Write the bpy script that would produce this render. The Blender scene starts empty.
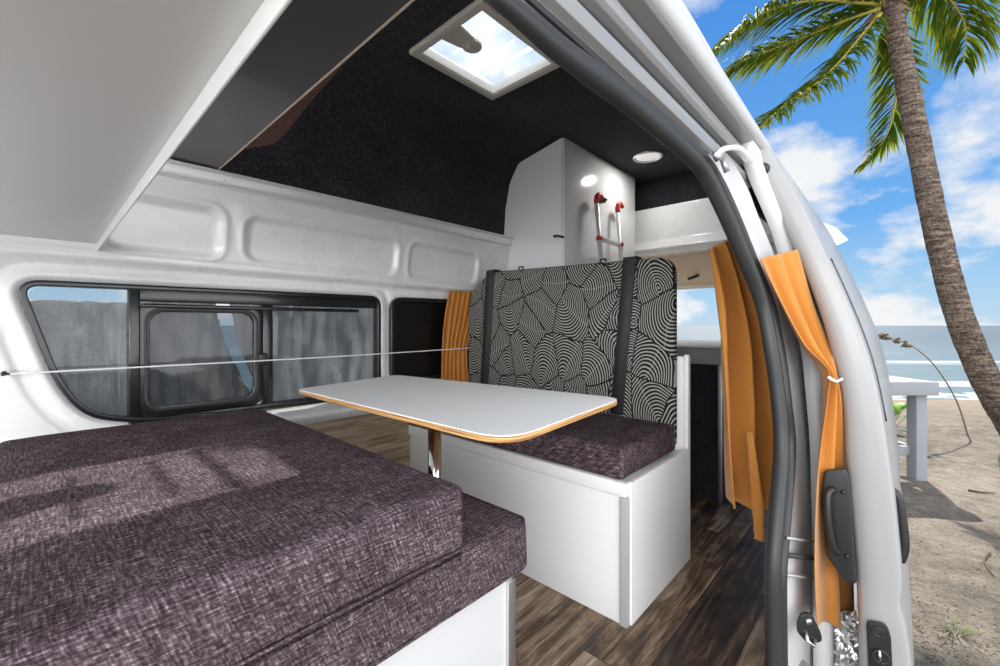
import bpy, bmesh, math, random
import numpy as np
from mathutils import Vector, noise

# ------------------------------------------------------------------ camera, sky, sun, exposure
sc = bpy.context.scene
C = sc.collection
YAW = math.atan2(395, 426)          # angle between the van's long axis (+x, to the rear) and the view
CH = 0.85                           # camera height above the van floor
FPX = 426.0                         # focal length for a 1000 px wide frame
cam_d = bpy.data.cameras.new('camera'); cam = bpy.data.objects.new('camera', cam_d); C.objects.link(cam)
cam.location = (0, 0, CH)
cam.rotation_euler = (math.pi/2, 0, YAW - math.pi/2)
cam_d.sensor_width = 36; cam_d.lens = FPX/1000*36; cam_d.shift_y = -0.008
cam_d.clip_start = 0.02; cam_d.clip_end = 3000
sc.camera = cam
sc.view_settings.view_transform = 'Standard'; sc.view_settings.look = 'None'
sc.view_settings.gamma = 1; sc.view_settings.use_curve_mapping = False
sc.view_settings.exposure = 0.35

class NT:
    """small helper to write node trees"""
    def __init__(s, tree): s.t = tree; s.n = tree.nodes; s.l = tree.links
    def new(s, typ, **kw):
        nd = s.n.new(typ)
        for k, v in kw.items():
            if k.startswith('i_'):
                key = k[2:]
                key = int(key) if key.isdigit() else key
                nd.inputs[key].default_value = v
            else: setattr(nd, k, v)
        return nd
    def put(s, sock, v):
        if isinstance(v, bpy.types.NodeSocket): s.l.new(v, sock)
        elif v is not None: sock.default_value = v
    def math(s, op, a, b=None, c=None, clamp=False):
        nd = s.n.new('ShaderNodeMath'); nd.operation = op; nd.use_clamp = clamp
        s.put(nd.inputs[0], a); s.put(nd.inputs[1], b)
        if c is not None: s.put(nd.inputs[2], c)
        return nd.outputs[0]
    def noise(s, vec, scale, detail=3, rough=.5, dist=0):
        nd = s.n.new('ShaderNodeTexNoise'); s.put(nd.inputs['Vector'], vec)
        nd.inputs['Scale'].default_value = scale; nd.inputs['Detail'].default_value = detail
        nd.inputs['Roughness'].default_value = rough; nd.inputs['Distortion'].default_value = dist
        return nd.outputs['Fac']
    def ramp(s, fac, stops, interp='LINEAR'):
        nd = s.n.new('ShaderNodeValToRGB'); nd.color_ramp.interpolation = interp
        el = nd.color_ramp.elements
        while len(el) < len(stops): el.new(0.5)
        for e, (p, c) in zip(el, stops):
            e.position = p; e.color = c if len(c) == 4 else (*c, 1)
        s.put(nd.inputs[0], fac); return nd.outputs[0]
    def mix(s, fac, a, b, typ='MIX'):
        nd = s.n.new('ShaderNodeMix'); nd.data_type = 'RGBA'; nd.blend_type = typ
        s.put(nd.inputs[0], fac)
        for i, v in ((6, a), (7, b)):
            if isinstance(v, tuple) and len(v) == 3: v = (*v, 1)
            s.put(nd.inputs[i], v)
        return nd.outputs[2]
    def mapv(s, vec, scale=(1,1,1), loc=(0,0,0), rot=(0,0,0)):
        nd = s.n.new('ShaderNodeMapping'); s.put(nd.inputs['Vector'], vec)
        nd.inputs['Scale'].default_value = scale; nd.inputs['Location'].default_value = loc; nd.inputs['Rotation'].default_value = rot
        return nd.outputs[0]
    def sep(s, vec):
        nd = s.n.new('ShaderNodeSeparateXYZ'); s.put(nd.inputs[0], vec); return nd.outputs
    def comb(s, x, y, z):
        nd = s.n.new('ShaderNodeCombineXYZ')
        for i, v in enumerate((x, y, z)): s.put(nd.inputs[i], v)
        return nd.outputs[0]

# the sky: blue, paler to the horizon, broken white cloud ahead and an added white glow behind the viewer as fill light
world = bpy.data.worlds.new('sky'); sc.world = world; world.use_nodes = True
W = NT(world.node_tree); W.n.clear()
tc = W.new('ShaderNodeTexCoord').outputs['Generated']
X, Y, Z = W.sep(tc)
base = W.ramp(Z, [(0.0, (.42, .56, .68)), (.06, (.33, .52, .70)), (.20, (.13, .35, .70)), (.6, (.055, .22, .60)), (1, (.05, .2, .55))])
zz = W.math('ADD', W.math('ABSOLUTE', Z), .42)
cv = W.comb(W.math('DIVIDE', X, zz), W.math('DIVIDE', Y, zz), 0)
cl1 = W.noise(W.mapv(cv, loc=(49.3, 21.2, 0)), 1.9, 9, .55, .05)
cl2 = W.noise(W.mapv(cv, scale=(1, 1, 1), loc=(9.3, 4.1, .4)), 3.1, 6, .6)
dens = W.math('ADD', W.math('MULTIPLY', cl1, .8), W.math('MULTIPLY', cl2, .2))
cmask = W.ramp(dens, [(.465, (0, 0, 0)), (.54, (1, 1, 1))])
ctone = W.ramp(dens, [(.5, (.66, .69, .72)), (.60, (.72, .73, .74)), (.72, (.46, .50, .56))])
sky1 = W.mix(cmask, base, ctone)
# direction of the view is (cos YAW, sin YAW); behind it the sky is boosted to light the interior
back = W.math('ADD', W.math('MULTIPLY', X, -math.cos(YAW)), W.math('MULTIPLY', Y, -math.sin(YAW)))
bmask = W.ramp(back, [(.0, (0, 0, 0)), (.35, (1, 1, 1))])
# the added glow is strongest low down, so it reaches in sideways
low = W.ramp(Z, [(.0, (1, 1, 1)), (.45, (.8, .8, .8)), (.9, (.35, .35, .35))])
sky2 = W.mix(bmask, sky1, W.mix(1.0, low, (2.75, 2.85, 3.0), 'MULTIPLY'))
bg = W.new('ShaderNodeBackground'); W.l.new(sky2, bg.inputs[0]); bg.inputs[1].default_value = 1.0
W.l.new(bg.outputs[0], W.new('ShaderNodeOutputWorld').inputs[0])

sun_d = bpy.data.lights.new('sun', 'SUN'); sun = bpy.data.objects.new('sun', sun_d); C.objects.link(sun)
sun_d.energy = 7.0; sun_d.angle = math.radians(.6); sun_d.color = (1, .95, .86)
SUN = Vector((1.04, .26, 1.28)).normalized()
sun.rotation_euler = SUN.to_track_quat('Z', 'Y').to_euler(); sun.location = (4, 1, 6)

# added fill lamp behind the camera, standing in for daylight through cab and doorway
al = bpy.data.lights.new('interior_fill', 'AREA'); alo = bpy.data.objects.new('interior_fill', al); C.objects.link(alo)
al.shape = 'RECTANGLE'; al.size = 1.5; al.size_y = 1.1; al.energy = 34; al.color = (1, .99, .97)
alo.location = (-1.7, -.95, 1.25); alo.rotation_euler = (Vector((-1.7, -.95, 1.25))-Vector((1.9, 1.25, 1.3))).to_track_quat('Z', 'Y').to_euler()

# ------------------------------------------------------------------ helpers
cs, sn = math.cos(YAW), math.sin(YAW)
def P(px, py, **k):
    """the point of a real plane (x=, y=, z= or at depth d=) that a sight line of the photo meets"""
    u = (px-500)/FPX; w = (325-py)/FPX
    dx, dy, dz = cs+u*sn, sn-u*cs, w
    if 'x' in k: t = k['x']/dx
    elif 'y' in k: t = k['y']/dy
    elif 'z' in k: t = (k['z']-CH)/dz
    else: t = k['d']
    return Vector((t*dx, t*dy, CH+t*dz))

def fr(d, r, z):            # depth along the view, metres to the right, height
    return Vector((cs*d+sn*r, sn*d-cs*r, z))

def tag(o, label=None, cat=None, group=None, kind=None):
    if label: o['label'] = label
    if cat: o['category'] = cat
    if group: o['group'] = group
    if kind: o['kind'] = kind
    return o

def empty(name, loc):
    o = bpy.data.objects.new(name, None); o.empty_display_size = .05; C.objects.link(o); o.location = loc
    return o

def link(name, me, mat, parent=None, smooth=True, bevel=0, solid=0, seg=3, angle=35):
    o = bpy.data.objects.new(name, me); C.objects.link(o)
    if mat:
        for m_ in (mat if isinstance(mat, (list, tuple)) else [mat]): me.materials.append(m_)
    if parent:
        o.parent = parent
        o.matrix_parent_inverse = parent.matrix_basis.inverted()   # meshes are written in world coordinates
        if parent.parent: o.matrix_parent_inverse = (parent.parent.matrix_basis @ parent.matrix_parent_inverse @ parent.matrix_basis).inverted() if False else parent_inv(parent)
    if smooth:
        for p in me.polygons: p.use_smooth = True
    if solid:
        m = o.modifiers.new('solid', 'SOLIDIFY'); m.thickness = solid; m.offset = 0
    if bevel:
        m = o.modifiers.new('bevel', 'BEVEL'); m.width = bevel; m.segments = seg; m.limit_method = 'ANGLE'; m.angle_limit = math.radians(angle)
        m.harden_normals = False
    return o

def world_of(o):
    m = o.matrix_basis.copy()
    if o.parent: m = world_of(o.parent) @ o.matrix_parent_inverse @ m
    return m
def parent_inv(p): return world_of(p).inverted()

class MB:
    def __init__(s): s.bm = bmesh.new()
    def box(s, x0, x1, y0, y1, z0, z1):
        r = bmesh.ops.create_cube(s.bm, size=1)
        for v in r['verts']:
            v.co = Vector((x0+(v.co.x+.5)*(x1-x0), y0+(v.co.y+.5)*(y1-y0), z0+(v.co.z+.5)*(z1-z0)))
        return s
    def prism(s, pts, axis, a, b):
        """closed 2D outline extruded along axis from a to b; pts are the two other coordinates in xyz order"""
        def mk(p, t):
            return Vector({'x': (t, p[0], p[1]), 'y': (p[0], t, p[1]), 'z': (p[0], p[1], t)}[axis])
        va = [s.bm.verts.new(mk(p, a)) for p in pts]; vb = [s.bm.verts.new(mk(p, b)) for p in pts]
        n = len(pts)
        s.bm.faces.new(va); s.bm.faces.new(list(reversed(vb)))
        for i in range(n): s.bm.faces.new((va[i], vb[i], vb[(i+1) % n], va[(i+1) % n]))
        return s
    def tube(s, pts, rad, n=10, cap=True, closed=False, flat=None):
        pts = [Vector(p) for p in pts]
        if not hasattr(rad, '__len__'): rad = [rad]*len(pts)
        rings = []; up = None
        for i, p in enumerate(pts):
            a = pts[i-1] if (i > 0 or closed) else pts[i]
            b = pts[(i+1) % len(pts)] if (i < len(pts)-1 or closed) else pts[i]
            t = (b-a).normalized()
            if up is None:
                up = Vector((0, 0, 1)) if abs(t.z) < .9 else Vector((1, 0, 0))
            u = (up - t*up.dot(t)).normalized(); w = t.cross(u); up = u
            rings.append([s.bm.verts.new(p + (u*math.cos(2*math.pi*k/n) + w*math.sin(2*math.pi*k/n)*(flat or 1))*rad[i]) for k in range(n)])
        m = len(rings)
        for i in range(m if closed else m-1):
            A, B = rings[i], rings[(i+1) % m]
            for k in range(n): s.bm.faces.new((A[k], A[(k+1) % n], B[(k+1) % n], B[k]))
        if cap and not closed:
            s.bm.faces.new(list(reversed(rings[0]))); s.bm.faces.new(rings[-1])
        return s
    def grid(s, rows):
        R = [[s.bm.verts.new(p) for p in row] for row in rows]
        for i in range(len(R)-1):
            for j in range(len(R[0])-1): s.bm.faces.new((R[i][j], R[i][j+1], R[i+1][j+1], R[i+1][j]))
        return s
    def disc(s, c, nrm, r0, r1=None, h=0.01, n=28):
        """short cylinder or cone frustum from c along nrm"""
        nrm = Vector(nrm).normalized(); r1 = r0 if r1 is None else r1
        u = nrm.orthogonal().normalized(); w = nrm.cross(u); c = Vector(c)
        A = [s.bm.verts.new(c+(u*math.cos(2*math.pi*k/n)+w*math.sin(2*math.pi*k/n))*r0) for k in range(n)]
        B = [s.bm.verts.new(c+nrm*h+(u*math.cos(2*math.pi*k/n)+w*math.sin(2*math.pi*k/n))*r1) for k in range(n)]
        s.bm.faces.new(list(reversed(A))); s.bm.faces.new(B)
        for k in range(n): s.bm.faces.new((A[k], A[(k+1) % n], B[(k+1) % n], B[k]))
        return s
    def ring(s, c, nrm, R, r, n=32, m=8, sy=1):
        nrm = Vector(nrm).normalized(); u = nrm.orthogonal().normalized(); w = nrm.cross(u); c = Vector(c)
        s.tube([c+u*math.cos(2*math.pi*k/n)*R+w*math.sin(2*math.pi*k/n)*R*sy for k in range(n)], r, m, closed=True)
        return s
    def build(s, name, mat, parent=None, **kw):
        bmesh.ops.recalc_face_normals(s.bm, faces=s.bm.faces)
        me = bpy.data.meshes.new(name); s.bm.to_mesh(me); s.bm.free()
        return link(name, me, mat, parent, **kw)

def spline(pts, n):
    """Catmull-Rom through points, n samples"""
    pts = [Vector(p) for p in pts]; m = len(pts); out = []
    for i in range(n):
        t = i/(n-1)*(m-1); k = min(int(t), m-2); f = t-k
        p0 = pts[max(k-1, 0)]; p1 = pts[k]; p2 = pts[k+1]; p3 = pts[min(k+2, m-1)]
        out.append(.5*((2*p1)+(p2-p0)*f+(2*p0-5*p1+4*p2-p3)*f*f+(3*p1-p0-3*p2+p3)*f**3))
    return out

def rrect(x0, x1, y0, y1, r, n=6, skip=()):
    out = []
    for i, (cx, cy, a0) in enumerate(((x1-r, y1-r, 0), (x0+r, y1-r, 90), (x0+r, y0+r, 180), (x1-r, y0+r, 270))):
        for k in range(n+1):
            a = math.radians(a0+90*k/n); out.append((cx+r*math.cos(a), cy+r*math.sin(a)))
    return out

def round_poly(pts, r, n=6):
    """round the corners of a polygon; r a number or a list"""
    out = []; m = len(pts)
    for i, p in enumerate(pts):
        p = Vector(p); a = Vector(pts[i-1]); b = Vector(pts[(i+1) % m])
        rr = r[i] if hasattr(r, '__len__') else r
        da = (a-p); db = (b-p); ra = min(rr, da.length*.49); rb = min(rr, db.length*.49)
        A = p+da.normalized()*ra; B = p+db.normalized()*rb
        for k in range(n+1):
            t = k/n; q = A*(1-t)**2+p*2*t*(1-t)+B*t*t; out.append((q.x, q.y))
    return out

# ------------------------------------------------------------------ materials
def mat(name, col=(.8, .8, .8), rough=.5, metal=0, coat=0, spec=.5, bump=None, fn=None, **kw):
    m = bpy.data.materials.new(name); m.use_nodes = True; T = NT(m.node_tree)
    b = T.n['Principled BSDF']
    b.inputs['Base Color'].default_value = (*col, 1); b.inputs['Roughness'].default_value = rough
    b.inputs['Metallic'].default_value = metal; b.inputs['Coat Weight'].default_value = coat
    b.inputs['Coat Roughness'].default_value = .08; b.inputs['Specular IOR Level'].default_value = spec
    for k, v in kw.items(): b.inputs[k.replace('_', ' ')].default_value = v
    obj = T.new('ShaderNodeTexCoord').outputs['Object']
    if bump:
        sc_, st, di = bump
        nb = T.new('ShaderNodeBump', i_Strength=st, i_Distance=di); T.l.new(T.noise(obj, sc_, 4, .6), nb.inputs['Height'])
        T.l.new(nb.outputs[0], b.inputs['Normal'])
    else:
        # every surface has at least a little wear in its gloss
        n_ = T.noise(obj, 9, 3); T.l.new(T.math('MULTIPLY_ADD', n_, .12, max(0, rough-.06)), b.inputs['Roughness'])
    if fn: fn(T, b, obj)
    return m

def f_bump(T, b, h, st, dist):
    nb = T.new('ShaderNodeBump', i_Strength=st, i_Distance=dist); T.l.new(h, nb.inputs['Height']); T.l.new(nb.outputs[0], b.inputs['Normal'])

def m_tweed(T, b, o):
    X, Y, Z = T.sep(o)
    YZ = T.math('ADD', Y, T.math('MULTIPLY', Z, 1.0)); XZ = T.math('ADD', X, T.math('MULTIPLY', Z, .35))
    warp = T.noise(T.comb(T.math('MULTIPLY', XZ, 380), T.math('MULTIPLY', YZ, 34), 0), 1, 2, .6)
    weft = T.noise(T.comb(T.math('MULTIPLY', XZ, 34), T.math('MULTIPLY', YZ, 380), 7), 1, 2, .6)
    cell = T.noise(T.comb(T.math('MULTIPLY', XZ, 240), T.math('MULTIPLY', YZ, 240), 3), 1, 1, .5)
    big = T.noise(o, 14, 3)
    s_ = T.math('ADD', T.math('ADD', T.math('MULTIPLY', warp, .36), T.math('MULTIPLY', weft, .36)), T.math('MULTIPLY', cell, .28))
    s_ = T.math('ADD', s_, T.math('MULTIPLY', T.math('SUBTRACT', big, .5), .12))
    col = T.ramp(s_, [(.36, (.020, .013, .017)), (.46, (.050, .033, .040)), (.55, (.115, .085, .096)), (.66, (.33, .275, .295))])
    T.l.new(col, b.inputs['Base Color']); f_bump(T, b, s_, .55, .004)
    b.inputs['Sheen Weight'].default_value = 0
M = {}
M['tweed'] = mat('plum_tweed', (.1, .08, .09), 1.0, fn=m_tweed, spec=.08)

def m_carpet(T, b, o):
    n1 = T.noise(o, 150, 4, .75); n2 = T.noise(o, 5, 3)
    s_ = T.math('ADD', T.math('MULTIPLY', n1, .85), T.math('MULTIPLY', n2, .15))
    T.l.new(T.ramp(s_, [(.38, (.006, .006, .008)), (.52, (.022, .022, .026)), (.68, (.10, .10, .11))]), b.inputs['Base Color'])
    f_bump(T, b, n1, .8, .006)
    b.inputs['Sheen Weight'].default_value = .15
M['carpet'] = mat('charcoal_lining', (.02, .02, .02), .95, fn=m_carpet, spec=.15)
M['paint'] = mat('white_van_paint', (.80, .80, .795), .28, coat=.6)
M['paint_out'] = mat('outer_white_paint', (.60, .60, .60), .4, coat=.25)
M['jamb'] = mat('dimmed_door_paint', (.33, .33, .33), .4, coat=.15)  # white door paint darkened to offset the strong light from behind the viewer
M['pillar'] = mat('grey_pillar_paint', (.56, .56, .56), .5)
M['rail'] = mat('bright_rail', (.82, .82, .82), .3, metal=.45)
M['ladder'] = mat('matt_aluminium', (.60, .60, .61), .4, metal=.35)
M['laminate'] = mat('white_laminate', (.83, .83, .82), .32)
M['cupboard'] = mat('gloss_white_board', (.86, .86, .85), .16, coat=.4)
M['table_lam'] = mat('matt_white_tabletop', (.90, .90, .89), .55)
M['grey_lam'] = mat('light_grey_board', (.68, .68, .675), .42)
M['alu'] = mat('brushed_aluminium', (.78, .78, .78), .3, metal=1)
M['satin'] = mat('satin_grey_metal', (.42, .42, .42), .34, metal=.6)
M['chrome'] = mat('chrome', (.86, .86, .87), .08, metal=1)
M['rubber'] = mat('black_rubber', (.028, .028, .029), .48)
M['plastic'] = mat('black_plastic', (.014, .015, .016), .38)
M['dplastic'] = mat('dark_grey_plastic', (.018, .019, .021), .4)
M['frame'] = mat('black_window_frame', (.012, .012, .013), .25, coat=.3)
M['gloss_dark'] = mat('dark_gloss_board', (.06, .06, .06), .32, coat=.2)
M['ply_edge'] = mat('pale_ply_edge', (.75, .60, .46), .5)
M['cream'] = mat('cream_plastic', (.62, .58, .50), .4)
M['beige'] = mat('beige_tailgate_lining', (.62, .50, .36), .6)
M['red'] = mat('red_plastic', (.55, .025, .02), .35)
M['sea_tint'] = mat('grey_board', (.30, .31, .32), .5)
M['white_wire'] = mat('white_coated_wire', (.85, .85, .85), .4)

def m_glass(T, b, o):
    b.inputs['Transmission Weight'].default_value = 1; b.inputs['IOR'].default_value = 1.45
M['glass'] = mat('clear_tint_glass', (.72, .74, .76), .02)
def thin_glass(name, tint, refl):
    m = bpy.data.materials.new(name); m.use_nodes = True; T = NT(m.node_tree); T.n.clear()
    tr = T.new('ShaderNodeBsdfTransparent'); tr.inputs[0].default_value = (*tint, 1)
    gl = T.new('ShaderNodeBsdfGlossy'); gl.inputs['Roughness'].default_value = .03
    fr_ = T.new('ShaderNodeFresnel', i_IOR=refl); mx = T.new('ShaderNodeMixShader')
    geo = T.new('ShaderNodeNewGeometry'); T.l.new(T.math('MULTIPLY', fr_.outputs[0], T.math('SUBTRACT', 1.0, geo.outputs['Backfacing'])), mx.inputs[0]); T.l.new(tr.outputs[0], mx.inputs[1]); T.l.new(gl.outputs[0], mx.inputs[2])
    T.l.new(mx.outputs[0], T.new('ShaderNodeOutputMaterial').inputs[0]); return m
M['glass'] = thin_glass('window_glass', (.80, .82, .83), 1.45)
M['slider_glass'] = thin_glass('tinted_slider_glass', (.62, .63, .64), 1.45)
def milky(name, f):
    m = bpy.data.materials.new(name); m.use_nodes = True; T = NT(m.node_tree); T.n.clear()
    tr = T.new('ShaderNodeBsdfTransparent'); tr.inputs[0].default_value = (.9, .93, .97, 1)
    tl = T.new('ShaderNodeBsdfTranslucent'); tl.inputs[0].default_value = (.9, .93, .96, 1); mx = T.new('ShaderNodeMixShader', i_0=f)
    T.l.new(tr.outputs[0], mx.inputs[1]); T.l.new(tl.outputs[0], mx.inputs[2]); T.l.new(mx.outputs[0], T.new('ShaderNodeOutputMaterial').inputs[0]); return m
M['roof_glass'] = milky('hatch_lid_plastic', .09); M['milky'] = milky('milky_rib_plastic', .9)

def m_shade(T, b, o):
    n1 = T.noise(T.mapv(o, scale=(1, 1, .6)), 7, 4, .6, 1.2); n2 = T.noise(o, 120, 3, .7)
    st = T.noise(T.mapv(o, scale=(9, 1, .5)), 2.2, 3, .6, .8)
    s_ = T.math('ADD', T.math('MULTIPLY', n1, .5), T.math('MULTIPLY', n2, .5))
    T.l.new(T.ramp(s_, [(.36, (.26, .26, .265)), (.5, (.42, .42, .425)), (.62, (.68, .68, .685))]), b.inputs['Base Color'])
    f_bump(T, b, T.math('ADD', n1, T.math('ADD', st, T.math('MULTIPLY', n2, .15))), .8, .02)
def m_shade2(T, b, o):
    m_shade(T, b, o)
    tl = T.new('ShaderNodeBsdfTranslucent'); tl.inputs[0].default_value = (.6, .6, .6, 1)
    mx = T.new('ShaderNodeMixShader', i_0=.5); out = T.n['Material Output']
    T.l.new(b.outputs[0], mx.inputs[1]); T.l.new(tl.outputs[0], mx.inputs[2]); T.l.new(mx.outputs[0], out.inputs[0])
M['shade'] = mat('silver_sunshade_cloth', (.2, .2, .2), .55, fn=m_shade2, metal=.2)

def m_orange(T, b, o):
    X, Y, Z = T.sep(o)
    w = T.noise(T.comb(T.math('MULTIPLY', T.math('ADD', X, Y), 500), T.math('MULTIPLY', Z, 500), 0), 1, 2)
    n1 = T.noise(o, 9, 3)
    T.l.new(T.mix(T.math('ADD', T.math('MULTIPLY', w, .5), T.math('MULTIPLY', n1, .4)), (.42, .15, .022), (.66, .29, .06)), b.inputs['Base Color'])
    f_bump(T, b, w, .3, .002)
    b.inputs['Sheen Weight'].default_value = .2
M['orange'] = mat('orange_curtain_cloth', (.66, .27, .045), .8, fn=m_orange, spec=.2)

def m_wood(T, b, o):                   # pale grained board along x
    g = T.noise(T.mapv(o, scale=(1.2, 9, 26)), 3, 6, .65, .7)
    k = T.noise(T.mapv(o, scale=(2, 2, 5)), 2, 3, .5, 1)
    s_ = T.math('ADD', T.math('MULTIPLY', g, .7), T.math('MULTIPLY', k, .3))
    T.l.new(T.ramp(s_, [(.36, (.11, .075, .045)), (.5, (.27, .20, .13)), (.64, (.42, .33, .23))]), b.inputs['Base Color'])
M['wood'] = mat('pale_oak_board', (.3, .22, .14), .5, fn=m_wood)

def m_plyedge(T, b, o):
    X, Y, Z = T.sep(o)
    st = T.noise(T.comb(T.math('MULTIPLY', X, 6), T.math('MULTIPLY', Y, 6), T.math('MULTIPLY', Z, 480)), 1, 2)
    T.l.new(T.ramp(st, [(.38, (.28, .12, .035)), (.5, (.58, .30, .11)), (.62, (.74, .46, .20))]), b.inputs['Base Color'])
M['tedge'] = mat('plywood_table_edge', (.6, .33, .12), .35, fn=m_plyedge)

def m_floor(T, b, o):                 # dark vinyl planks running along the van
    X, Y, Z = T.sep(o)
    pw = .152
    yi = T.math('FLOOR', T.math('DIVIDE', T.math('ADD', Y, .012), pw))
    off = T.math('MULTIPLY', T.math('FRACT', T.math('MULTIPLY', T.math('SINE', T.math('MULTIPLY', yi, 12.99)), 437.5)), .9)
    xs = T.math('DIVIDE', T.math('ADD', X, off), .92)
    xi = T.math('FLOOR', xs)
    rnd = T.math('FRACT', T.math('MULTIPLY', T.math('SINE', T.math('ADD', T.math('MULTIPLY', yi, 31.7), T.math('MULTIPLY', xi, 17.3))), 917.3))
    sh = T.comb(T.math('MULTIPLY', X, 1.6), T.math('ADD', T.math('MULTIPLY', Y, 22), T.math('MULTIPLY', rnd, 40)), T.math('MULTIPLY', rnd, 9))
    g = T.noise(sh, 1.6, 6, .68, 1.1)
    g2 = T.noise(T.comb(T.math('MULTIPLY', X, 3.4), T.math('MULTIPLY', Y, 7), T.math('MULTIPLY', rnd, 20)), 1.4, 5, .6, .8)
    s_ = T.math('ADD', T.math('ADD', T.math('MULTIPLY', g, .6), T.math('MULTIPLY', g2, .4)), T.math('MULTIPLY', T.math('SUBTRACT', rnd, .5), .16))
    col = T.ramp(s_, [(.34, (.014, .011, .010)), (.44, (.055, .036, .026)), (.51, (.14, .088, .053)), (.58, (.28, .20, .135)), (.70, (.52, .44, .36))])
    fy = T.math('FRACT', T.math('DIVIDE', T.math('ADD', Y, .012), pw)); fx = T.math('FRACT', xs)
    ly = T.math('LESS_THAN', fy, .018); lx = T.math('LESS_THAN', fx, .003)
    col = T.mix(T.math('MAXIMUM', ly, lx), col, (.012, .010, .009))
    T.l.new(col, b.inputs['Base Color'])
    T.l.new(T.math('MULTIPLY_ADD', g, .25, .28), b.inputs['Roughness'])
    f_bump(T, b, g, .15, .003)
M['floor'] = mat('dark_vinyl_planks', (.05, .04, .03), .35, fn=m_floor, spec=.3)

def m_shell(T, b, o):                 # black cloth printed with fans of fine pale lines
    X, Y, Z = T.sep(o)
    p = T.comb(Y, T.math('MULTIPLY', Z, .72), 0)
    wob = T.new('ShaderNodeTexNoise', i_Scale=6.0, i_Detail=2.0); T.l.new(p, wob.inputs['Vector'])
    va = T.new('ShaderNodeVectorMath', operation='MULTIPLY_ADD'); T.l.new(wob.outputs['Color'], va.inputs[0])
    va.inputs[1].default_value = (.045, .045, 0); T.l.new(p, va.inputs[2])
    v = T.new('ShaderNodeTexVoronoi', voronoi_dimensions='2D', feature='F1', i_Scale=8.2, i_Randomness=.85); T.l.new(va.outputs[0], v.inputs['Vector'])
    # v.Position = the cell's own centre (scaled back)
    dx = T.new('ShaderNodeVectorMath', operation='SUBTRACT'); T.l.new(va.outputs[0], dx.inputs[0]); T.l.new(v.outputs['Position'], dx.inputs[1])
    ang = T.math('MULTIPLY', T.sep(v.outputs['Color'])[0], 6.283)
    rot = T.new('ShaderNodeVectorRotate', rotation_type='Z_AXIS'); T.l.new(dx.outputs[0], rot.inputs['Vector']); T.l.new(ang, rot.inputs['Angle'])
    u, w, _ = T.sep(rot.outputs[0])
    # arcs bunch together at one end of the leaf and open out at the other
    uu = T.math('ADD', u, .062)
    bow = T.math('MULTIPLY', T.math('MULTIPLY', w, w), 7.0)
    q = T.math('SUBTRACT', uu, bow)
    us = T.math('ADD', u, .082)
    ray = T.math('SQRT', T.math('ADD', T.math('MULTIPLY', us, us), T.math('MULTIPLY', T.math('MULTIPLY', w, w), 1.9)))
    lines = T.math('SINE', T.math('MULTIPLY', ray, 610))
    edge = T.new('ShaderNodeTexVoronoi', voronoi_dimensions='2D', feature='DISTANCE_TO_EDGE', i_Scale=8.2, i_Randomness=.85); T.l.new(va.outputs[0], edge.inputs['Vector'])
    e1 = T.math('LESS_THAN', edge.outputs['Distance'], .022)
    midrib = T.math('LESS_THAN', T.math('ABSOLUTE', T.math('ADD', w, T.math('MULTIPLY', u, u))), .0012)
    ln = T.math('GREATER_THAN', lines, .35)
    inv = T.math('GREATER_THAN', edge.outputs['Distance'], .018)
    m_ = T.math('MAXIMUM', T.math('MULTIPLY', ln, inv), T.math('MULTIPLY', midrib, .5))
    wv = T.noise(T.comb(T.math('MULTIPLY', Y, 500), T.math('MULTIPLY', Z, 500), 0), 1, 1)
    m_ = T.math('MULTIPLY', m_, T.math('MULTIPLY_ADD', wv, .5, .65))
    T.l.new(T.mix(m_, (.012, .012, .011), (.40, .40, .365)), b.inputs['Base Color'])
    f_bump(T, b, m_, .25, .002)
M['shell'] = mat('black_fan_print_cloth', (.02, .02, .02), .8, fn=m_shell, spec=.2)
M['strap'] = mat('black_webbing', (.03, .031, .03), .7, bump=(400, .4, .002))

def m_brown(T, b, o):
    n1 = T.noise(o, 180, 4, .7); T.l.new(T.ramp(n1, [(.35, (.05, .018, .012)), (.55, (.15, .055, .035)), (.7, (.30, .14, .09))]), b.inputs['Base Color'])
M['brown'] = mat('red_brown_chipboard', (.15, .06, .04), .8, fn=m_brown)

def m_sand(T, b, o):
    X, Y, Z = T.sep(o)
    n1 = T.noise(o, 1.1, 5, .6); n2 = T.noise(o, 9, 5, .65); n3 = T.noise(o, 90, 3, .7)
    s_ = T.math('ADD', T.math('ADD', T.math('MULTIPLY', n1, .3), T.math('MULTIPLY', n2, .4)), T.math('MULTIPLY', n3, .3))
    col = T.ramp(s_, [(.36, (.07, .060, .050)), (.47, (.155, .135, .112)), (.60, (.27, .235, .195))])
    wet = T.math('GREATER_THAN', -1.0, Z)
    wetr = T.ramp(T.math('MULTIPLY_ADD', Z, -1.0, -.6), [(.1, (0, 0, 0)), (.9, (1, 1, 1))])
    col = T.mix(wetr, col, (.25, .20, .145))
    T.l.new(col, b.inputs['Base Color'])
    f_bump(T, b, T.math('ADD', T.math('MULTIPLY', n1, 1.5), T.math('ADD', n2, T.math('MULTIPLY', n3, .25))), .9, .08)
M['sand'] = mat('beach_sand', (.55, .46, .36), .9, fn=m_sand, spec=.2)

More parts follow.
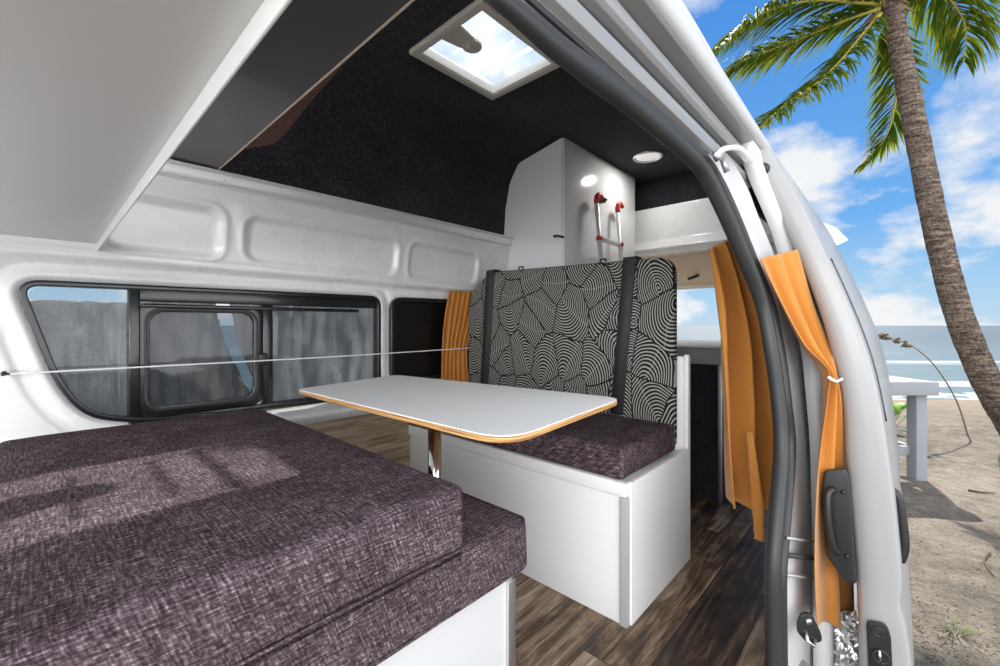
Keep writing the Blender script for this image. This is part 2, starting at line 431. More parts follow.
def m_sea(T, b, o):                   # object x runs out to sea, y along the shore
    X, Y, Z = T.sep(o)
    chop = T.noise(T.comb(T.math('MULTIPLY', X, 1.1), T.math('MULTIPLY', Y, .35), 0), 1, 5, .65)
    wave = T.noise(T.comb(T.math('MULTIPLY', X, .30), T.math('MULTIPLY', Y, .045), 5), 1, 4, .6, .3)
    far = T.ramp(T.math('DIVIDE', X, 160.0), [(.0, (0, 0, 0)), (.09, (0, 0, 0)), (.45, (1, 1, 1))])
    near = T.mix(chop, (.016, .052, .072), (.070, .125, .155))
    deep = T.mix(chop, (.003, .024, .046), (.014, .054, .086))
    col = T.mix(far, near, deep)
    thr = T.math('MULTIPLY_ADD', far, .22, .54)
    foam = T.math('MULTIPLY', T.math('SUBTRACT', wave, thr), 14, clamp=True)
    fn_ = T.noise(T.comb(T.math('MULTIPLY', X, 1.5), T.math('MULTIPLY', Y, .8), 2), 1, 5, .7)
    foam = T.math('MULTIPLY', foam, T.math('MULTIPLY_ADD', fn_, 1.4, .1), clamp=True)
    shore = T.math('LESS_THAN', X, 15.6)
    foam = T.math('MAXIMUM', foam, T.math('MULTIPLY', shore, T.math('GREATER_THAN', fn_, .47)))
    T.l.new(T.mix(foam, col, (.34, .36, .37)), b.inputs['Base Color'])
    f_bump(T, b, T.math('ADD', chop, wave), .6, .12)
M['sea'] = mat('sea_water', (.1, .25, .3), .5, fn=m_sea, spec=.22)

def m_trunk(T, b, o):
    X, Y, Z = T.sep(o)
    rings = T.noise(T.comb(T.math('MULTIPLY', X, 6), T.math('MULTIPLY', Y, 6), T.math('MULTIPLY', Z, 34)), 1, 4, .65, .3)
    sp = T.noise(o, 38, 4, .7)
    s_ = T.math('ADD', T.math('MULTIPLY', rings, .55), T.math('MULTIPLY', sp, .45))
    T.l.new(T.ramp(s_, [(.38, (.025, .018, .014)), (.5, (.12, .09, .07)), (.62, (.27, .215, .17))]), b.inputs['Base Color'])
    f_bump(T, b, s_, .9, .03)
M['trunk'] = mat('palm_bark', (.2, .15, .12), .9, fn=m_trunk, spec=.15)
def m_leaf(T, b, o):
    n1 = T.noise(o, 4, 3); n2 = T.noise(o, 30, 2)
    s_ = T.math('ADD', T.math('MULTIPLY', n1, .6), T.math('MULTIPLY', n2, .4))
    T.l.new(T.ramp(s_, [(.36, (.022, .07, .008)), (.5, (.075, .14, .012)), (.62, (.24, .21, .02))]), b.inputs['Base Color'])
    b.inputs['Transmission Weight'].default_value = 0
    # thin leaves pass some light
    tl = T.new('ShaderNodeBsdfTranslucent'); tl.inputs[0].default_value = (.20, .26, .02, 1)
    mx = T.new('ShaderNodeMixShader', i_0=.38); out = T.n['Material Output']
    T.l.new(b.outputs[0], mx.inputs[1]); T.l.new(tl.outputs[0], mx.inputs[2]); T.l.new(mx.outputs[0], out.inputs[0])
M['leaf'] = mat('palm_leaf', (.12, .2, .02), .65, fn=m_leaf, spec=.12)
M['rachis'] = mat('palm_rib', (.45, .36, .06), .5)
M['fibre'] = mat('dry_palm_fibre', (.22, .12, .06), .9, bump=(60, .8, .02))
M['weathered'] = mat('weathered_white_timber', (.27, .28, .30), .8, bump=(50, .3, .004))
M['straw'] = mat('dry_straw_stem', (.22, .16, .08), .8)
M['seed'] = mat('brown_seed_head', (.11, .075, .045), .9, bump=(90, .5, .004))
M['green'] = mat('fresh_green_leaf', (.16, .34, .03), .5)
M['straw_green'] = mat('dry_green_grass', (.13, .16, .05), .8)
M['twig'] = mat('dark_dry_twig', (.07, .05, .035), .9)

# ------------------------------------------------------------------ the setting: ground and sea
# beach: level behind the van, then falling to the water; laid out square to the shore
rows = []
for d in list(np.arange(-6, 4, .5)) + list(np.arange(4, 20, .22)):
    row = []
    for r in np.arange(-14, 26, .35 if d < 12 else .5) if False else np.arange(-16, 28, .3):
        dd = max(0, d-6.0); z = -.6 - .118*dd - .0010*dd*dd
        a = max(0, 1-dd/6)
        z += a*(.045*noise.noise(Vector((d*.9, r*.9, 0))) + .03*noise.noise(Vector((d*3, r*3, 4))))
        if 5.3 < d < 6.8: z += .05*max(0, 1-abs(d-6.0)/.7)*(.6+noise.noise(Vector((r*1.3, 2, 1))))
        row.append(fr(d, r, z))
    rows.append(row)
beach = MB().grid(rows).build('beach', M['sand']); tag(beach, kind='structure')
me = bpy.data.meshes.new('sea'); S = 900
gx = [13.0, 16, 22, 40, 90, 250, 700, 1900]; vs = []; fs = []
for x in gx:
    for y in (-1900, -200, 0, 200, 1900): vs.append((x, y, 0))
for i in range(len(gx)-1):
    for j in range(4): fs.append((i*5+j, i*5+j+1, i*5+j+6, i*5+j+5))
me.from_pydata(vs, [], fs); sea = link('sea', me, M['sea'], smooth=False)
sea.location = (0, 0, -1.62); sea.rotation_euler = (0, 0, YAW); tag(sea, kind='structure')

# ------------------------------------------------------------------ the van: floor
fl = MB().box(-.4, 2.95, .19, 1.78, -.03, 0).build('floor', M['floor'], smooth=False); tag(fl, kind='structure')
sill = MB().box(-.4, 1.3, .155, .205, -.05, .012).build('trim_2', M['satin'], bevel=.006); tag(sill, kind='structure')

# far side wall: pressed sheet steel with a big window, a small one and three stamped panels
def sdf_poly(px, pz, poly):
    n = len(poly); d = np.full(px.shape, 1e9); s = np.ones(px.shape)
    for i in range(n):
        ax, az = poly[i]; bx, bz = poly[i-1]
        ex, ez = bx-ax, bz-az; wx, wz = px-ax, pz-az
        t = np.clip((wx*ex+wz*ez)/(ex*ex+ez*ez), 0, 1)
        dx, dz = wx-ex*t, wz-ez*t; d = np.minimum(d, dx*dx+dz*dz)
        c1 = pz >= az; c2 = pz < bz; c3 = ex*wz > ez*wx
        fl_ = (c1 & c2 & c3) | (~c1 & ~c2 & ~c3); s = np.where(fl_, -s, s)
    return s*np.sqrt(d)
def sstep(a, b, x):
    t = np.clip((x-a)/(b-a), 0, 1); return t*t*(3-2*t)

WIN1 = round_poly([(-.045, .968), (1.052, .976), (1.052, .532), (.60, .528), (.20, .548), (.055, .60)], [.05, .045, .03, .05, .08, .16], 8)
WIN2 = round_poly([(1.125, .972), (1.62, .978), (1.62, .58), (1.125, .585)], .05, 6)
EMB = [rrect(.13, .415, 1.085, 1.235, .035), rrect(.50, 1.115, 1.085, 1.232, .04), rrect(1.195, 1.63, 1.085, 1.232, .035)]
def wall_y(x, z):
    y = np.where(z > 1.035, 1.700-.045*(z-1.035)/.3, 1.735-.0*z)
    y = 1.735 - .030*sstep(1.02, 1.045, z) - .045*np.clip((z-1.045)/.29, 0, 1)
    y = y + .012*sstep(.60, .45, z)*0
    y = y - .10*sstep(.555, .505, z)*sstep(.55, .60, x)     # ledge over the wheel arch, below the window
    y = y - .05*sstep(.55, .42, z)*sstep(.6, .5, x)
    y = y - .016*sstep(.0, .022, sdf_poly(x, z, WIN1)) + .016
    y = y + .0
    # raised shoulder around the big window and rounded edge to the front
    d1 = sdf_poly(x, z, WIN1); y = y + .010*np.exp(-((d1-.055)/.016)**2)
    d2 = sdf_poly(x, z, WIN2); y = y - .012*sstep(.0, .02, d2) + .012
    for e in EMB:
        d = sdf_poly(x, z, e); y = y + .013*sstep(.012, -.012, d) - .004*np.exp(-((d-.018)/.009)**2)
    y = y + .008*np.exp(-((x-1.155)/.012)**2)*(z > 1.04)*0
    y = y + .006*np.exp(-((z-1.062)/.006)**2)
    return y
nx_, nz_ = 500, 250
xs = np.linspace(-.75, 2.95, nx_); zs = np.linspace(-.02, 1.37, nz_)
GX, GZ = np.meshgrid(xs, zs); GY = wall_y(GX, GZ)
d1 = sdf_poly(GX, GZ, WIN1); d2 = sdf_poly(GX, GZ, WIN2)
keep = np.minimum(d1, d2) > -.006
me = bpy.data.meshes.new('wall_right')
vs = np.stack([GX, GY, GZ], -1).reshape(-1, 3)
idx = np.arange(nx_*nz_).reshape(nz_, nx_)
kf = keep[:-1, :-1] & keep[1:, :-1] & keep[:-1, 1:] & keep[1:, 1:]
q = np.stack([idx[:-1, :-1], idx[:-1, 1:], idx[1:, 1:], idx[1:, :-1]], -1)[kf]
me.from_pydata(vs.tolist(), [], q.tolist())
wr = link('wall_right', me, M['paint']); wr.modifiers.new('s', 'SOLIDIFY').thickness = .004; tag(wr, kind='structure')

def loft_ring(outer, inner, y0, y1, name, m, parent, bevel=.003):
    """flat frame between two outlines of the same count in the x-z plane, from y0 to y1"""
    b = MB(); n = len(outer)
    A = [b.bm.verts.new((p[0], y0, p[1])) for p in outer]; B = [b.bm.verts.new((p[0], y0, p[1])) for p in inner]
    A2 = [b.bm.verts.new((p[0], y1, p[1])) for p in outer]; B2 = [b.bm.verts.new((p[0], y1, p[1])) for p in inner]
    for i in range(n):
        j = (i+1) % n
        b.bm.faces.new((A[i], A[j], B[j], B[i])); b.bm.faces.new((A2[i], B2[i], B2[j], A2[j]))
        b.bm.faces.new((A[i], A2[i], A2[j], A[j])); b.bm.faces.new((B[i], B[j], B2[j], B2[i]))
    return b.build(name, m, parent, bevel=bevel)
def inset(poly, t):
    out = []; n = len(poly)
    area = sum(poly[i-1][0]*poly[i][1]-poly[i][0]*poly[i-1][1] for i in range(n))
    sgn = 1 if area > 0 else -1
    for i in range(n):
        a = Vector(poly[i-2 if False else i-1]); b = Vector(poly[(i+1) % n]); t_ = (b-a)
        if t_.length < 1e-9: t_ = Vector((1, 0))
        t_.normalize(); nr = Vector((-t_.y, t_.x))*sgn
        out.append((poly[i][0]+nr.x*t, poly[i][1]+nr.y*t))
    return out

w1 = empty('window_1', (.5, 1.735, .53)); tag(w1, kind='structure')
loft_ring(inset(WIN1, -.006), inset(WIN1, .010), 1.722, 1.765, 'window_frame', M['frame'], w1)
# left fixed pane, posts, top track, sliding sash, right fixed pane
def wbox(nm, x0, x1, z0, z1, y0, y1, m, bv=.004): return MB().box(x0, x1, y0, y1, z0, z1).build(nm, m, w1, bevel=bv)
wbox('window_post', .183, .212, .545, .968, 1.728, 1.765, M['frame'])
wbox('window_track', .19, 1.045, .925, .972, 1.735, 1.765, M['frame'])
wbox('window_lip', .215, .95, .905, .918, 1.722, 1.745, M['frame'])
wbox('window_sill', .19, 1.045, .535, .556, 1.728, 1.765, M['frame'])
wbox('window_post', .565, .60, .55, .925, 1.730, 1.765, M['frame'])
so = rrect(.205, .565, .556, .918, .03); si = rrect(.236, .535, .588, .892, .04)
loft_ring(so, si, 1.732, 1.75, 'sliding_sash', M['frame'], w1)
loft_ring(rrect(.222, .549, .574, .905, .045), rrect(.230, .541, .582, .897, .042), 1.727, 1.735, 'sash_seal', M['rubber'], w1, .002)
MB().box(.545, .575, 1.712, 1.735, .70, .745).build('sash_catch', M['plastic'], w1, bevel=.005)
def pane(nm, poly, y, m, par=w1):
    return MB().prism(poly, 'y', y, y+.004).build(nm, m, par, smooth=False)
pane('window_pane', [p for p in inset(WIN1, .006) if p[0] < .19] + [(.19, .54), (.19, .968)] if False else round_poly([(-.03, .957), (.186, .96), (.186, .55), (.06, .61)], [.04, .003, .003, .1]), 1.752, M['glass'])
pane('window_pane', si, 1.744, M['slider_glass'])
pane('window_pane', round_poly([(.60, .925), (1.04, .925), (1.04, .555), (.60, .555)], .01), 1.752, M['glass'])

# sunshade cloths pressed against the outside of the glass, each with its creases
def shade(poly, y, label, seed):
    xs_ = [p[0] for p in poly]; zs_ = [p[1] for p in poly]
    x0, x1, z0, z1 = min(xs_), max(xs_), min(zs_), max(zs_); nx, nz = 60, 60
    b = MB(); G = {}
    for i in range(nz+1):
        for j in range(nx+1):
            t = j/nx; x = x0+(x1-x0)*t; z = z0+(z1-z0)*i/nz
            G[i, j] = b.bm.verts.new((x, y+.022*noise.noise(Vector((x*9, z*5, seed)))+.012*noise.noise(Vector((x*25, z*9, seed))), z))
    for i in range(nz):
        for j in range(nx):
            cx = x0+(x1-x0)*(j+.5)/nx; cz = z0+(z1-z0)*(i+.5)/nz
            if sdf_poly(np.array([cx]), np.array([cz]), poly)[0] < 0: b.bm.faces.new((G[i, j], G[i, j+1], G[i+1, j+1], G[i+1, j]))
    for v in [v for v in b.bm.verts if not v.link_faces]: b.bm.verts.remove(v)
    o = b.build('sunshade_cloth', M['shade'], solid=.002); tag(o, label, 'sunshade', 'silver sunshades behind the van window'); return o
shade([(-.06, .922), (.20, .922), (.20, .53), (-.06, .55)], 1.785, 'creased silver sunshade cloth behind the slanted left pane of the big window', 1)
shade([(.205, .96), (.42, .96), (.45, .80), (.50, .68), (.535, .60), (.54, .54), (.205, .54)], 1.79, 'creased silver sunshade cloth behind the sliding sash, left of its white gap', 2)
shade([(.47, .96), (.58, .96), (.58, .62), (.545, .66), (.50, .78)], 1.80, 'narrow silver sunshade strip behind the sliding sash, right of its white gap', 3)
shade([(.59, .93), (1.06, .93), (1.06, .535), (.59, .535)], 1.79, 'creased silver sunshade cloth behind the right pane of the big window', 4)

w2 = empty('window_2', (1.37, 1.735, .58)); tag(w2, kind='structure')
loft_ring(inset(WIN2, -.010), inset(WIN2, .012), 1.725, 1.765, 'window_frame', M['frame'], w2)
MB().prism(inset(WIN2, .004), 'y', 1.76, 1.766).build('window_pane', mat('blacked_out_glass', (.006, .006, .006), .25), w2, smooth=False)

# wheel arch cover of pale board under the window ledge
wb = MB().box(-.05, 1.12, 1.585, 1.60, .0, .482).build('wheel_arch_board', M['wood'], bevel=.002)
tag(wb, 'pale oak grained side board low on the wall between bed and bench', 'board')

# aluminium rail along the top of the steel wall
rail = MB()
rail.prism([(1.652, 1.312), (1.640, 1.315), (1.640, 1.318), (1.655, 1.322), (1.648, 1.352), (1.636, 1.356), (1.636, 1.362), (1.70, 1.365), (1.70, 1.312)], 'x', -.1, 1.88)
for x in np.arange(.42, 1.9, .165): rail.disc((x, 1.651, 1.336), (0, -1, .1), .005, .004, .004, 12)
rail = rail.build('trim_1', M['rail'], bevel=.0015); tag(rail, kind='structure')

# lined high roof: inner skin with a hole for the hatch
prof = [(1.735, 1.34), (1.725, 1.42), (1.70, 1.56), (1.67, 1.69), (1.60, 1.79), (1.45, 1.83), (1.40, 1.85), (1.32, 1.85), (.975, 1.85), (.80, 1.85), (.68, 1.83), (.58, 1.76), (.50, 1.66), (.44, 1.55), (.38, 1.42), (.345, 1.30), (.318, 1.195)]
HX0, HX1, HY0, HY1 = .932, 1.324, .94, 1.271
xcol = sorted(set([round(v, 4) for v in np.arange(-.7, 2.86, .12)] + [HX0, HX1, 2.86]))
pr = []
for a, b_ in zip(prof[:-1], prof[1:]): pr.append(a)
pr.append(prof[-1])
pr = [p for p in pr if p not in ((1.32, 1.85), (.975, 1.85))]
k = pr.index((.80, 1.85)); pr[k:k] = [(HY1, 1.85), (HY0, 1.85)]
b = MB(); R = [[b.bm.verts.new((x, p[0], p[1])) for p in pr] for x in xcol]
kh = pr.index((HY1, 1.85))
for i in range(len(xcol)-1):
    for j in range(len(pr)-1):
        if j == kh and xcol[i] >= HX0-1e-6 and xcol[i+1] <= HX1+1e-6: continue
        b.bm.faces.new((R[i][j], R[i+1][j], R[i+1][j+1], R[i][j+1]))
ce = b.build('ceiling', M['carpet']); ms = ce.modifiers.new('s', 'SOLIDIFY'); ms.thickness = .012; ms.offset = 1
tag(ce, kind='structure')
# rear wall over the tailgate: dark lining, then a white panel and lip
rw = MB().prism([(.42, 1.60), (.46, 1.64), (.60, 1.83), (.80, 1.86), (1.60, 1.86), (1.74, 1.60)], 'x', 2.86, 2.88).build('wall_rear', M['carpet'], smooth=False); tag(rw, kind='structure')
t3 = MB()
t3.prism([(2.80, 1.64), (2.84, 1.42), (2.80, 1.385), (2.78, 1.36), (2.83, 1.33), (2.95, 1.33), (2.95, 1.40), (2.90, 1.64)], 'y', .28, 1.74)
for v in t3.bm.verts:
    if v.co.y < 1: v.co.y = .30+.62*max(0, v.co.z-1.33)
t3 = t3.build('trim_3', M['paint'], bevel=.012); tag(t3, kind='structure')
rj = MB().prism(round_poly([(1.42, 1.34), (1.75, 1.34), (1.75, -.3), (1.60, -.3), (1.52, .70)], .05), 'x', 2.84, 2.93).build('trim_4', M['paint'], bevel=.01); tag(rj, kind='structure')

# near side of the body behind the doorway: outside skin, window strip
def yb(z): return float(np.interp(z, [-.4, .3, .55, .75, .92, 1.1, 1.25, 1.33], [.155, .16, .165, .18, .205, .240, .285, .30]))
b = MB(); zz_ = np.linspace(-.35, 1.33, 30)
b.grid([[Vector((x, yb(z), z)) for x in np.linspace(float(np.interp(z, [.85, .95, 1.1, 1.25, 1.33], [1.38, 1.36, 1.31, 1.24, 1.20])), 2.95, 14)] for z in zz_])
wl = b.build('wall_left', M['paint_out']); ms = wl.modifiers.new('s', 'SOLIDIFY'); ms.thickness = .035; ms.offset = -1; tag(wl, kind='structure')
b = MB(); b.grid([[Vector((x, yb(z)-.006, z)) for x in np.linspace(1.43, 2.7, 10)] for z in np.linspace(.60, 1.02, 10)])
w3 = b.build('window_3', M['frame']); ms = w3.modifiers.new('s', 'SOLIDIFY'); ms.thickness = .008; ms.offset = 0; tag(w3, kind='structure')

# header over the doorway: rolled steel with the door track in it
hp = [(.306, 1.212), (.304, 1.2085), (.300, 1.222), (.288, 1.226), (.284, 1.246), (.300, 1.250), (.306, 1.262), (.282, 1.266), (.276, 1.272),
      (.276, 1.290), (.300, 1.294), (.300, 1.308), (.262, 1.312), (.256, 1.318), (.256, 1.328), (.28, 1.34), (.310, 1.33), (.310, 1.212)]
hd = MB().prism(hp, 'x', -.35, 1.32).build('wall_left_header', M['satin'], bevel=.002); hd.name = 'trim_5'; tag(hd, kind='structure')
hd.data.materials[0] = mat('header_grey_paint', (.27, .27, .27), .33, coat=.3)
for ya, yb_, za, zb_ in ((.298, .3025, 1.211, 1.221), (.292, .3045, 1.2515, 1.2635), (.286, .2995, 1.2945, 1.3075)):
    MB().box(-.34, 1.31, ya, yb_, za, zb_).build('track_shade_strip', M['rubber'], hd, bevel=.002)  # black strips laid in the header grooves to deepen their shade
# outer skin of the high roof above the doorway, seen from below
b = MB(); rows = []
for x in np.linspace(-.35, 2.9, 40):
    dz = -.045*max(0, x-.8)/.6 if x < 1.4 else -.045
    rows.append([Vector((x, y, z+dz*f)) for y, z, f in ((.262, 1.316, 0), (.248, 1.330, .2), (.252, 1.36, .5), (.272, 1.41, 1), (.296, 1.452, 1), (.345, 1.52, 1), (.40, 1.60, .5), (.47, 1.70, .3), (.56, 1.81, 0), (.70, 1.88, 0))])
b.grid(rows); rs = b.build('roof_shell', M['paint_out'], solid=.004); tag(rs, kind='structure')

# door pillar and the curve of the doorway: rubber seal inside, painted steel outside
seal_in = [(484, -8, .305), (525, 28, .308), (560, 58, .310), (625, 106, .310), (687, 160, .302), (703, 181, .294), (719, 213, .280), (737, 253, .262), (757, 303, .238), (766, 352, .220), (773, 400, .208), (775, 448, .200), (771, 504, .198), (768, 560, .198), (768, 620, .198), (769, 700, .198)]
seal_out = [(504, -8, .300), (546, 27, .303), (580, 55, .305), (645, 104, .305), (704, 155, .296), (722, 181, .285), (738, 215, .268), (753, 253, .250), (773, 303, .226), (784, 352, .205), (790, 400, .192), (795, 448, .186), (790, 520, .182), (785, 572, .180), (785, 620, .180), (786, 700, .180)]
pil_out = [(545, 5, .298), (575, 30, .299), (610, 58, .300), (676, 110, .296), (716, 146, .284), (738, 180, .268), (751, 212, .254), (768, 253, .236), (787, 303, .210), (804, 352, .188), (816, 400, .172), (822, 448, .160), (826, 520, .150), (826, 572, .146), (826, 620, .144), (826, 700, .144)]
SI = spline([P(a, b_, y=c) for a, b_, c in seal_in], 90); SO = spline([P(a, b_, y=c) for a, b_, c in seal_out], 90); PO = spline([P(a, b_, y=c) for a, b_, c in pil_out], 90)
sl = MB()
ctr1 = [p*.70+q_*.30 for p, q_ in zip(SI, SO)]; ctr2 = [p*.27+q_*.73 for p, q_ in zip(SI, SO)]
w_ = [(p-q_).length for p, q_ in zip(SI, SO)]
sl.tube(ctr1, [min(.016, .30*v) for v in w_], 12); sl.tube(ctr2, [min(.013, .25*v) for v in w_], 12)
sl.tube([(p+q_)/2+Vector((.004, .004, .002)) for p, q_ in zip(SI, SO)], [min(.012, .25*v) for v in w_], 8)
sl = sl.build('trim_6', M['rubber']); tag(sl, kind='structure')
b = MB(); rows = []
for p, q_, r_ in list(zip(SI, SO, PO))[24:]:
    o_ = Vector((.010, .010, 0)); row = [((p+q_)/2).lerp(q_, .5)+o_]
    for t, dpt_ in ((0, 0), (.12, -.002), (.2, -.004), (.45, -.004), (.55, .001), (.62, .001), (.9, 0), (1, .003)): row.append(q_.lerp(r_, t)+o_+Vector((dpt_, dpt_, 0)))
    row.append(r_+Vector((.05, -.005, 0))); row.append(r_+Vector((.22, .03, 0)))
    rows.append(row)
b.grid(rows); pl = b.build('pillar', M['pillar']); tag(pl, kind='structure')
# pressed band across the pillar
for a_, r_, m_ in ((538, .0035, 'satin'), (555, .006, 'rubber'), (575, .0035, 'satin')):
    MB().tube([P(787, a_, y=.176), P(803, a_+2, y=.160), P(822, a_+4, y=.147)], r_, 8).build('pillar_band', M[m_], pl)

# striker on the pillar
st = empty('door_striker', P(806, 626, y=.152)); tag(st, 'black striker plate with steel loop low on the white door pillar', 'striker')
c0 = P(806, 626, y=.150); ex = Vector((.62, -.78, 0)).normalized(); ez = Vector((0, 0, 1)); en = Vector((-.78, -.62, 0))
def plate(outline, c, ex, ez, en, th, name, m, par, bevel=.002):
    b = MB(); A = [b.bm.verts.new(c+ex*u+ez*v) for u, v in outline]; B = [b.bm.verts.new(c+ex*u+ez*v+en*th) for u, v in outline]
    b.bm.faces.new(A); b.bm.faces.new(list(reversed(B))); n = len(A)
    for i in range(n): b.bm.faces.new((A[i], B[i], B[(i+1) % n], A[(i+1) % n]))
    return b.build(name, m, par, bevel=bevel)
plate(round_poly([(-.022, .012), (-.012, .034), (.008, .034), (.028, -.010), (.030, -.028), (.0, -.036), (-.022, -.012)], .008), c0, ex, ez, en, .010, 'striker_plate', M['plastic'], st)
MB().tube([c0+ex*-.006+ez*-.006+en*.01, c0+ex*-.010+ez*-.018+en*.022, c0+ex*.002+ez*-.030+en*.022, c0+ex*.014+ez*-.024+en*.01], .0035, 8).build('striker_loop', M['chrome'], st)
MB().disc(c0+ez*.018+ex*-.001+en*.01, en, .007, .006, .004, 16).build('striker_bolt', M['alu'], st)

# ------------------------------------------------------------------ the sliding door, slid back along the outside
dr = empty('door_1', (1.3, .05, -.1)); tag(dr, kind='structure')
dl = [(744, 128), (750, 150), (764, 190), (793, 249), (820, 316), (834, 370), (842, 410), (846, 472), (856, 584), (860, 700), (862, 760)]
dro = [(757, 130), (769, 148), (795, 192), (816, 234), (843, 292), (866, 350), (880, 405), (892, 480), (899, 545), (902, 585), (900, 606), (906, 628), (913, 680), (918, 760)]
DL = spline([P(*p, x=1.3) for p in dl], 70); DO_ = spline([P(*p, x=1.3) for p in dro], 70)
def by_z(curve, z):
    zs_ = [p.z for p in curve][::-1]; ys_ = [p.y for p in curve][::-1]; return float(np.interp(z, zs_, ys_))
zt = [z for z in np.linspace(-.12, 1.365, 90)]
b = MB(); rows = []
for z in zt:
    yi, yo = by_z(DL, z), by_z(DO_, z); yo = min(yo, yi-.012)
    w = yi-yo
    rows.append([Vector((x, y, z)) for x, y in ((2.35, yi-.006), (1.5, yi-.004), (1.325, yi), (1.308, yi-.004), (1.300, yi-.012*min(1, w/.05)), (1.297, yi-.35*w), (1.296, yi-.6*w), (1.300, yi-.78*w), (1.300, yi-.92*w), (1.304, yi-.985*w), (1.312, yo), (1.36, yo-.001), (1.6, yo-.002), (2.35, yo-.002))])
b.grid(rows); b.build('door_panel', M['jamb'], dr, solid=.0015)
b = MB(); b.grid([[Vector((x, min(by_z(DO_, z), by_z(DL, z)-.012)-.003, z)) for x in (1.372, 1.384)] for z in np.linspace(.62, 1.02, 24)])
b.build('door_weatherstrip', M['frame'], dr, solid=.003)
# inner handle
hc = P(838, 526, x=1.285); iy = Vector((0, 1, 0)); ix = Vector((1, 0, 0))
def dpt(px, py, x): return P(px, py, x=x)
out = [(824, 470), (846, 468), (850, 480), (857, 584), (846, 583), (827, 556), (821, 500)]
b = MB(); A = [b.bm.verts.new(dpt(*round_, 1.272)) for round_ in round_poly(out, 4)]; B = [b.bm.verts.new(dpt(*round_, 1.31)) for round_ in round_poly(out, 4)]
b.bm.faces.new(A); b.bm.faces.new(list(reversed(B)))
for i in range(len(A)): b.bm.faces.new((A[i], B[i], B[(i+1) % len(A)], A[(i+1) % len(A)]))
hb = b.build('handle_housing', M['dplastic'], dr, bevel=.004)
MB().tube(spline([dpt(833, 490, 1.27), dpt(828, 494, 1.258), dpt(828, 520, 1.252), dpt(833, 548, 1.258), dpt(838, 552, 1.27)], 16), .008, 10).build('pull_handle', M['plastic'], hb)
for p in ((843, 492), (847, 556)): MB().disc(dpt(*p, 1.272), (-1, 0, 0), .0055, .004, .004, 12).build('screw_cap', M['plastic'], hb)
# outer handle
oh = [dpt(889, 490, 1.36), dpt(894, 496, 1.36), dpt(898, 515, 1.36), dpt(901, 545, 1.36), dpt(897, 560, 1.36)]
MB().tube(spline([p+Vector((0, -.006, 0)) for p in oh], 20), .009, 10).build('outer_handle', M['plastic'], dr)
# latch unit in the door edge
lo = [(866, 620), (886, 623), (891, 636), (894, 700), (870, 700)]
b = MB(); pts_ = round_poly(lo, 5); A = [b.bm.verts.new(dpt(*p, 1.286)) for p in pts_]; B = [b.bm.verts.new(dpt(*p, 1.305)) for p in pts_]
b.bm.faces.new(A); b.bm.faces.new(list(reversed(B)))
for i in range(len(A)): b.bm.faces.new((A[i], B[i], B[(i+1) % len(A)], A[(i+1) % len(A)]))
lt = b.build('latch_plate', M['plastic'], dr, bevel=.003)
MB().ring(dpt(878, 632, 1.285), (1, .2, 0), .0095, .0025, 20, 6).build('latch_button', M['dplastic'], lt)
MB().ring(dpt(881, 657, 1.285), (1, .2, 0), .014, .003, 20, 6, 1.0).build('latch_slot', M['dplastic'], lt)
MB().tube([dpt(879, 650, 1.284), dpt(881, 664, 1.284)], .003, 8).build('latch_claw', M['chrome'], lt)
MB().disc(dpt(763, 169, 1.293), (-1, -.1, -.2), .016, .014, .006, 20).build('rubber_buffer', M['dplastic'], dr)
# roller arm at the top front corner of the door
ra = empty('door_roller_arm', P(728, 152, y=.262)); tag(ra, 'white cast roller arm joining the top of the sliding door to its track', 'bracket')
MB().tube(spline([P(716, 156, y=.268), P(724, 149, y=.262), P(737, 148, y=.255), P(743, 152, y=.25), P(749, 160, y=.25)], 20), [.006]*8+[.007]*8+[.010]*4, 10).build('arm', M['paint'], ra)
MB().disc(P(714, 157, y=.276), (0, -1, .2), .011, .011, .012, 16).build('roller', M['alu'], ra)
MB().tube([P(722, 158, y=.27), P(727, 172, y=.262)], .006, 8).build('roller_bolt', M['satin'], ra)

# rear roof spoiler seen past the door, and the raised tailgate
sp_ = empty('roof_spoiler', (2.95, .3, 1.4)); tag(sp_, 'white moulded spoiler fin at the rear roof edge past the door', 'spoiler')
b = MB(); o_ = [(812, 224), (822, 222), (836, 227), (849, 240), (843, 243), (836, 246), (838, 258), (826, 246)]
A = [b.bm.verts.new(P(*p, x=2.9)) for p in round_poly(o_, 2, 3)]; B = [b.bm.verts.new(P(*p, x=2.9)+Vector((.10, .5, .04))) for p in round_poly(o_, 2, 3)]
b.bm.faces.new(A); b.bm.faces.new(list(reversed(B)))
for i in range(len(A)): b.bm.faces.new((A[i], B[i], B[(i+1) % len(A)], A[(i+1) % len(A)]))
b.build('spoiler_fin', M['paint_out'], sp_, bevel=.004)
tg = empty('door_2', (2.97, 1.0, 1.33)); tag(tg, kind='structure')
b = MB().prism([(2.95, 1.335), (3.0, 1.36), (3.85, 1.25), (3.88, 1.20), (3.80, 1.19), (2.96, 1.30)], 'y', .45, 1.70).build('tailgate_panel', M['beige'], tg, bevel=.01)
MB().box(3.78, 3.90, .42, 1.72, 1.165, 1.215).build('tailgate_rim', M['cream'], tg, bevel=.012)
MB().tube([P(688, 279, x=3.4), P(694, 277, x=3.4), P(699, 275, x=3.4)], .012, 8).build('tailgate_latch', M['plastic'], tg)

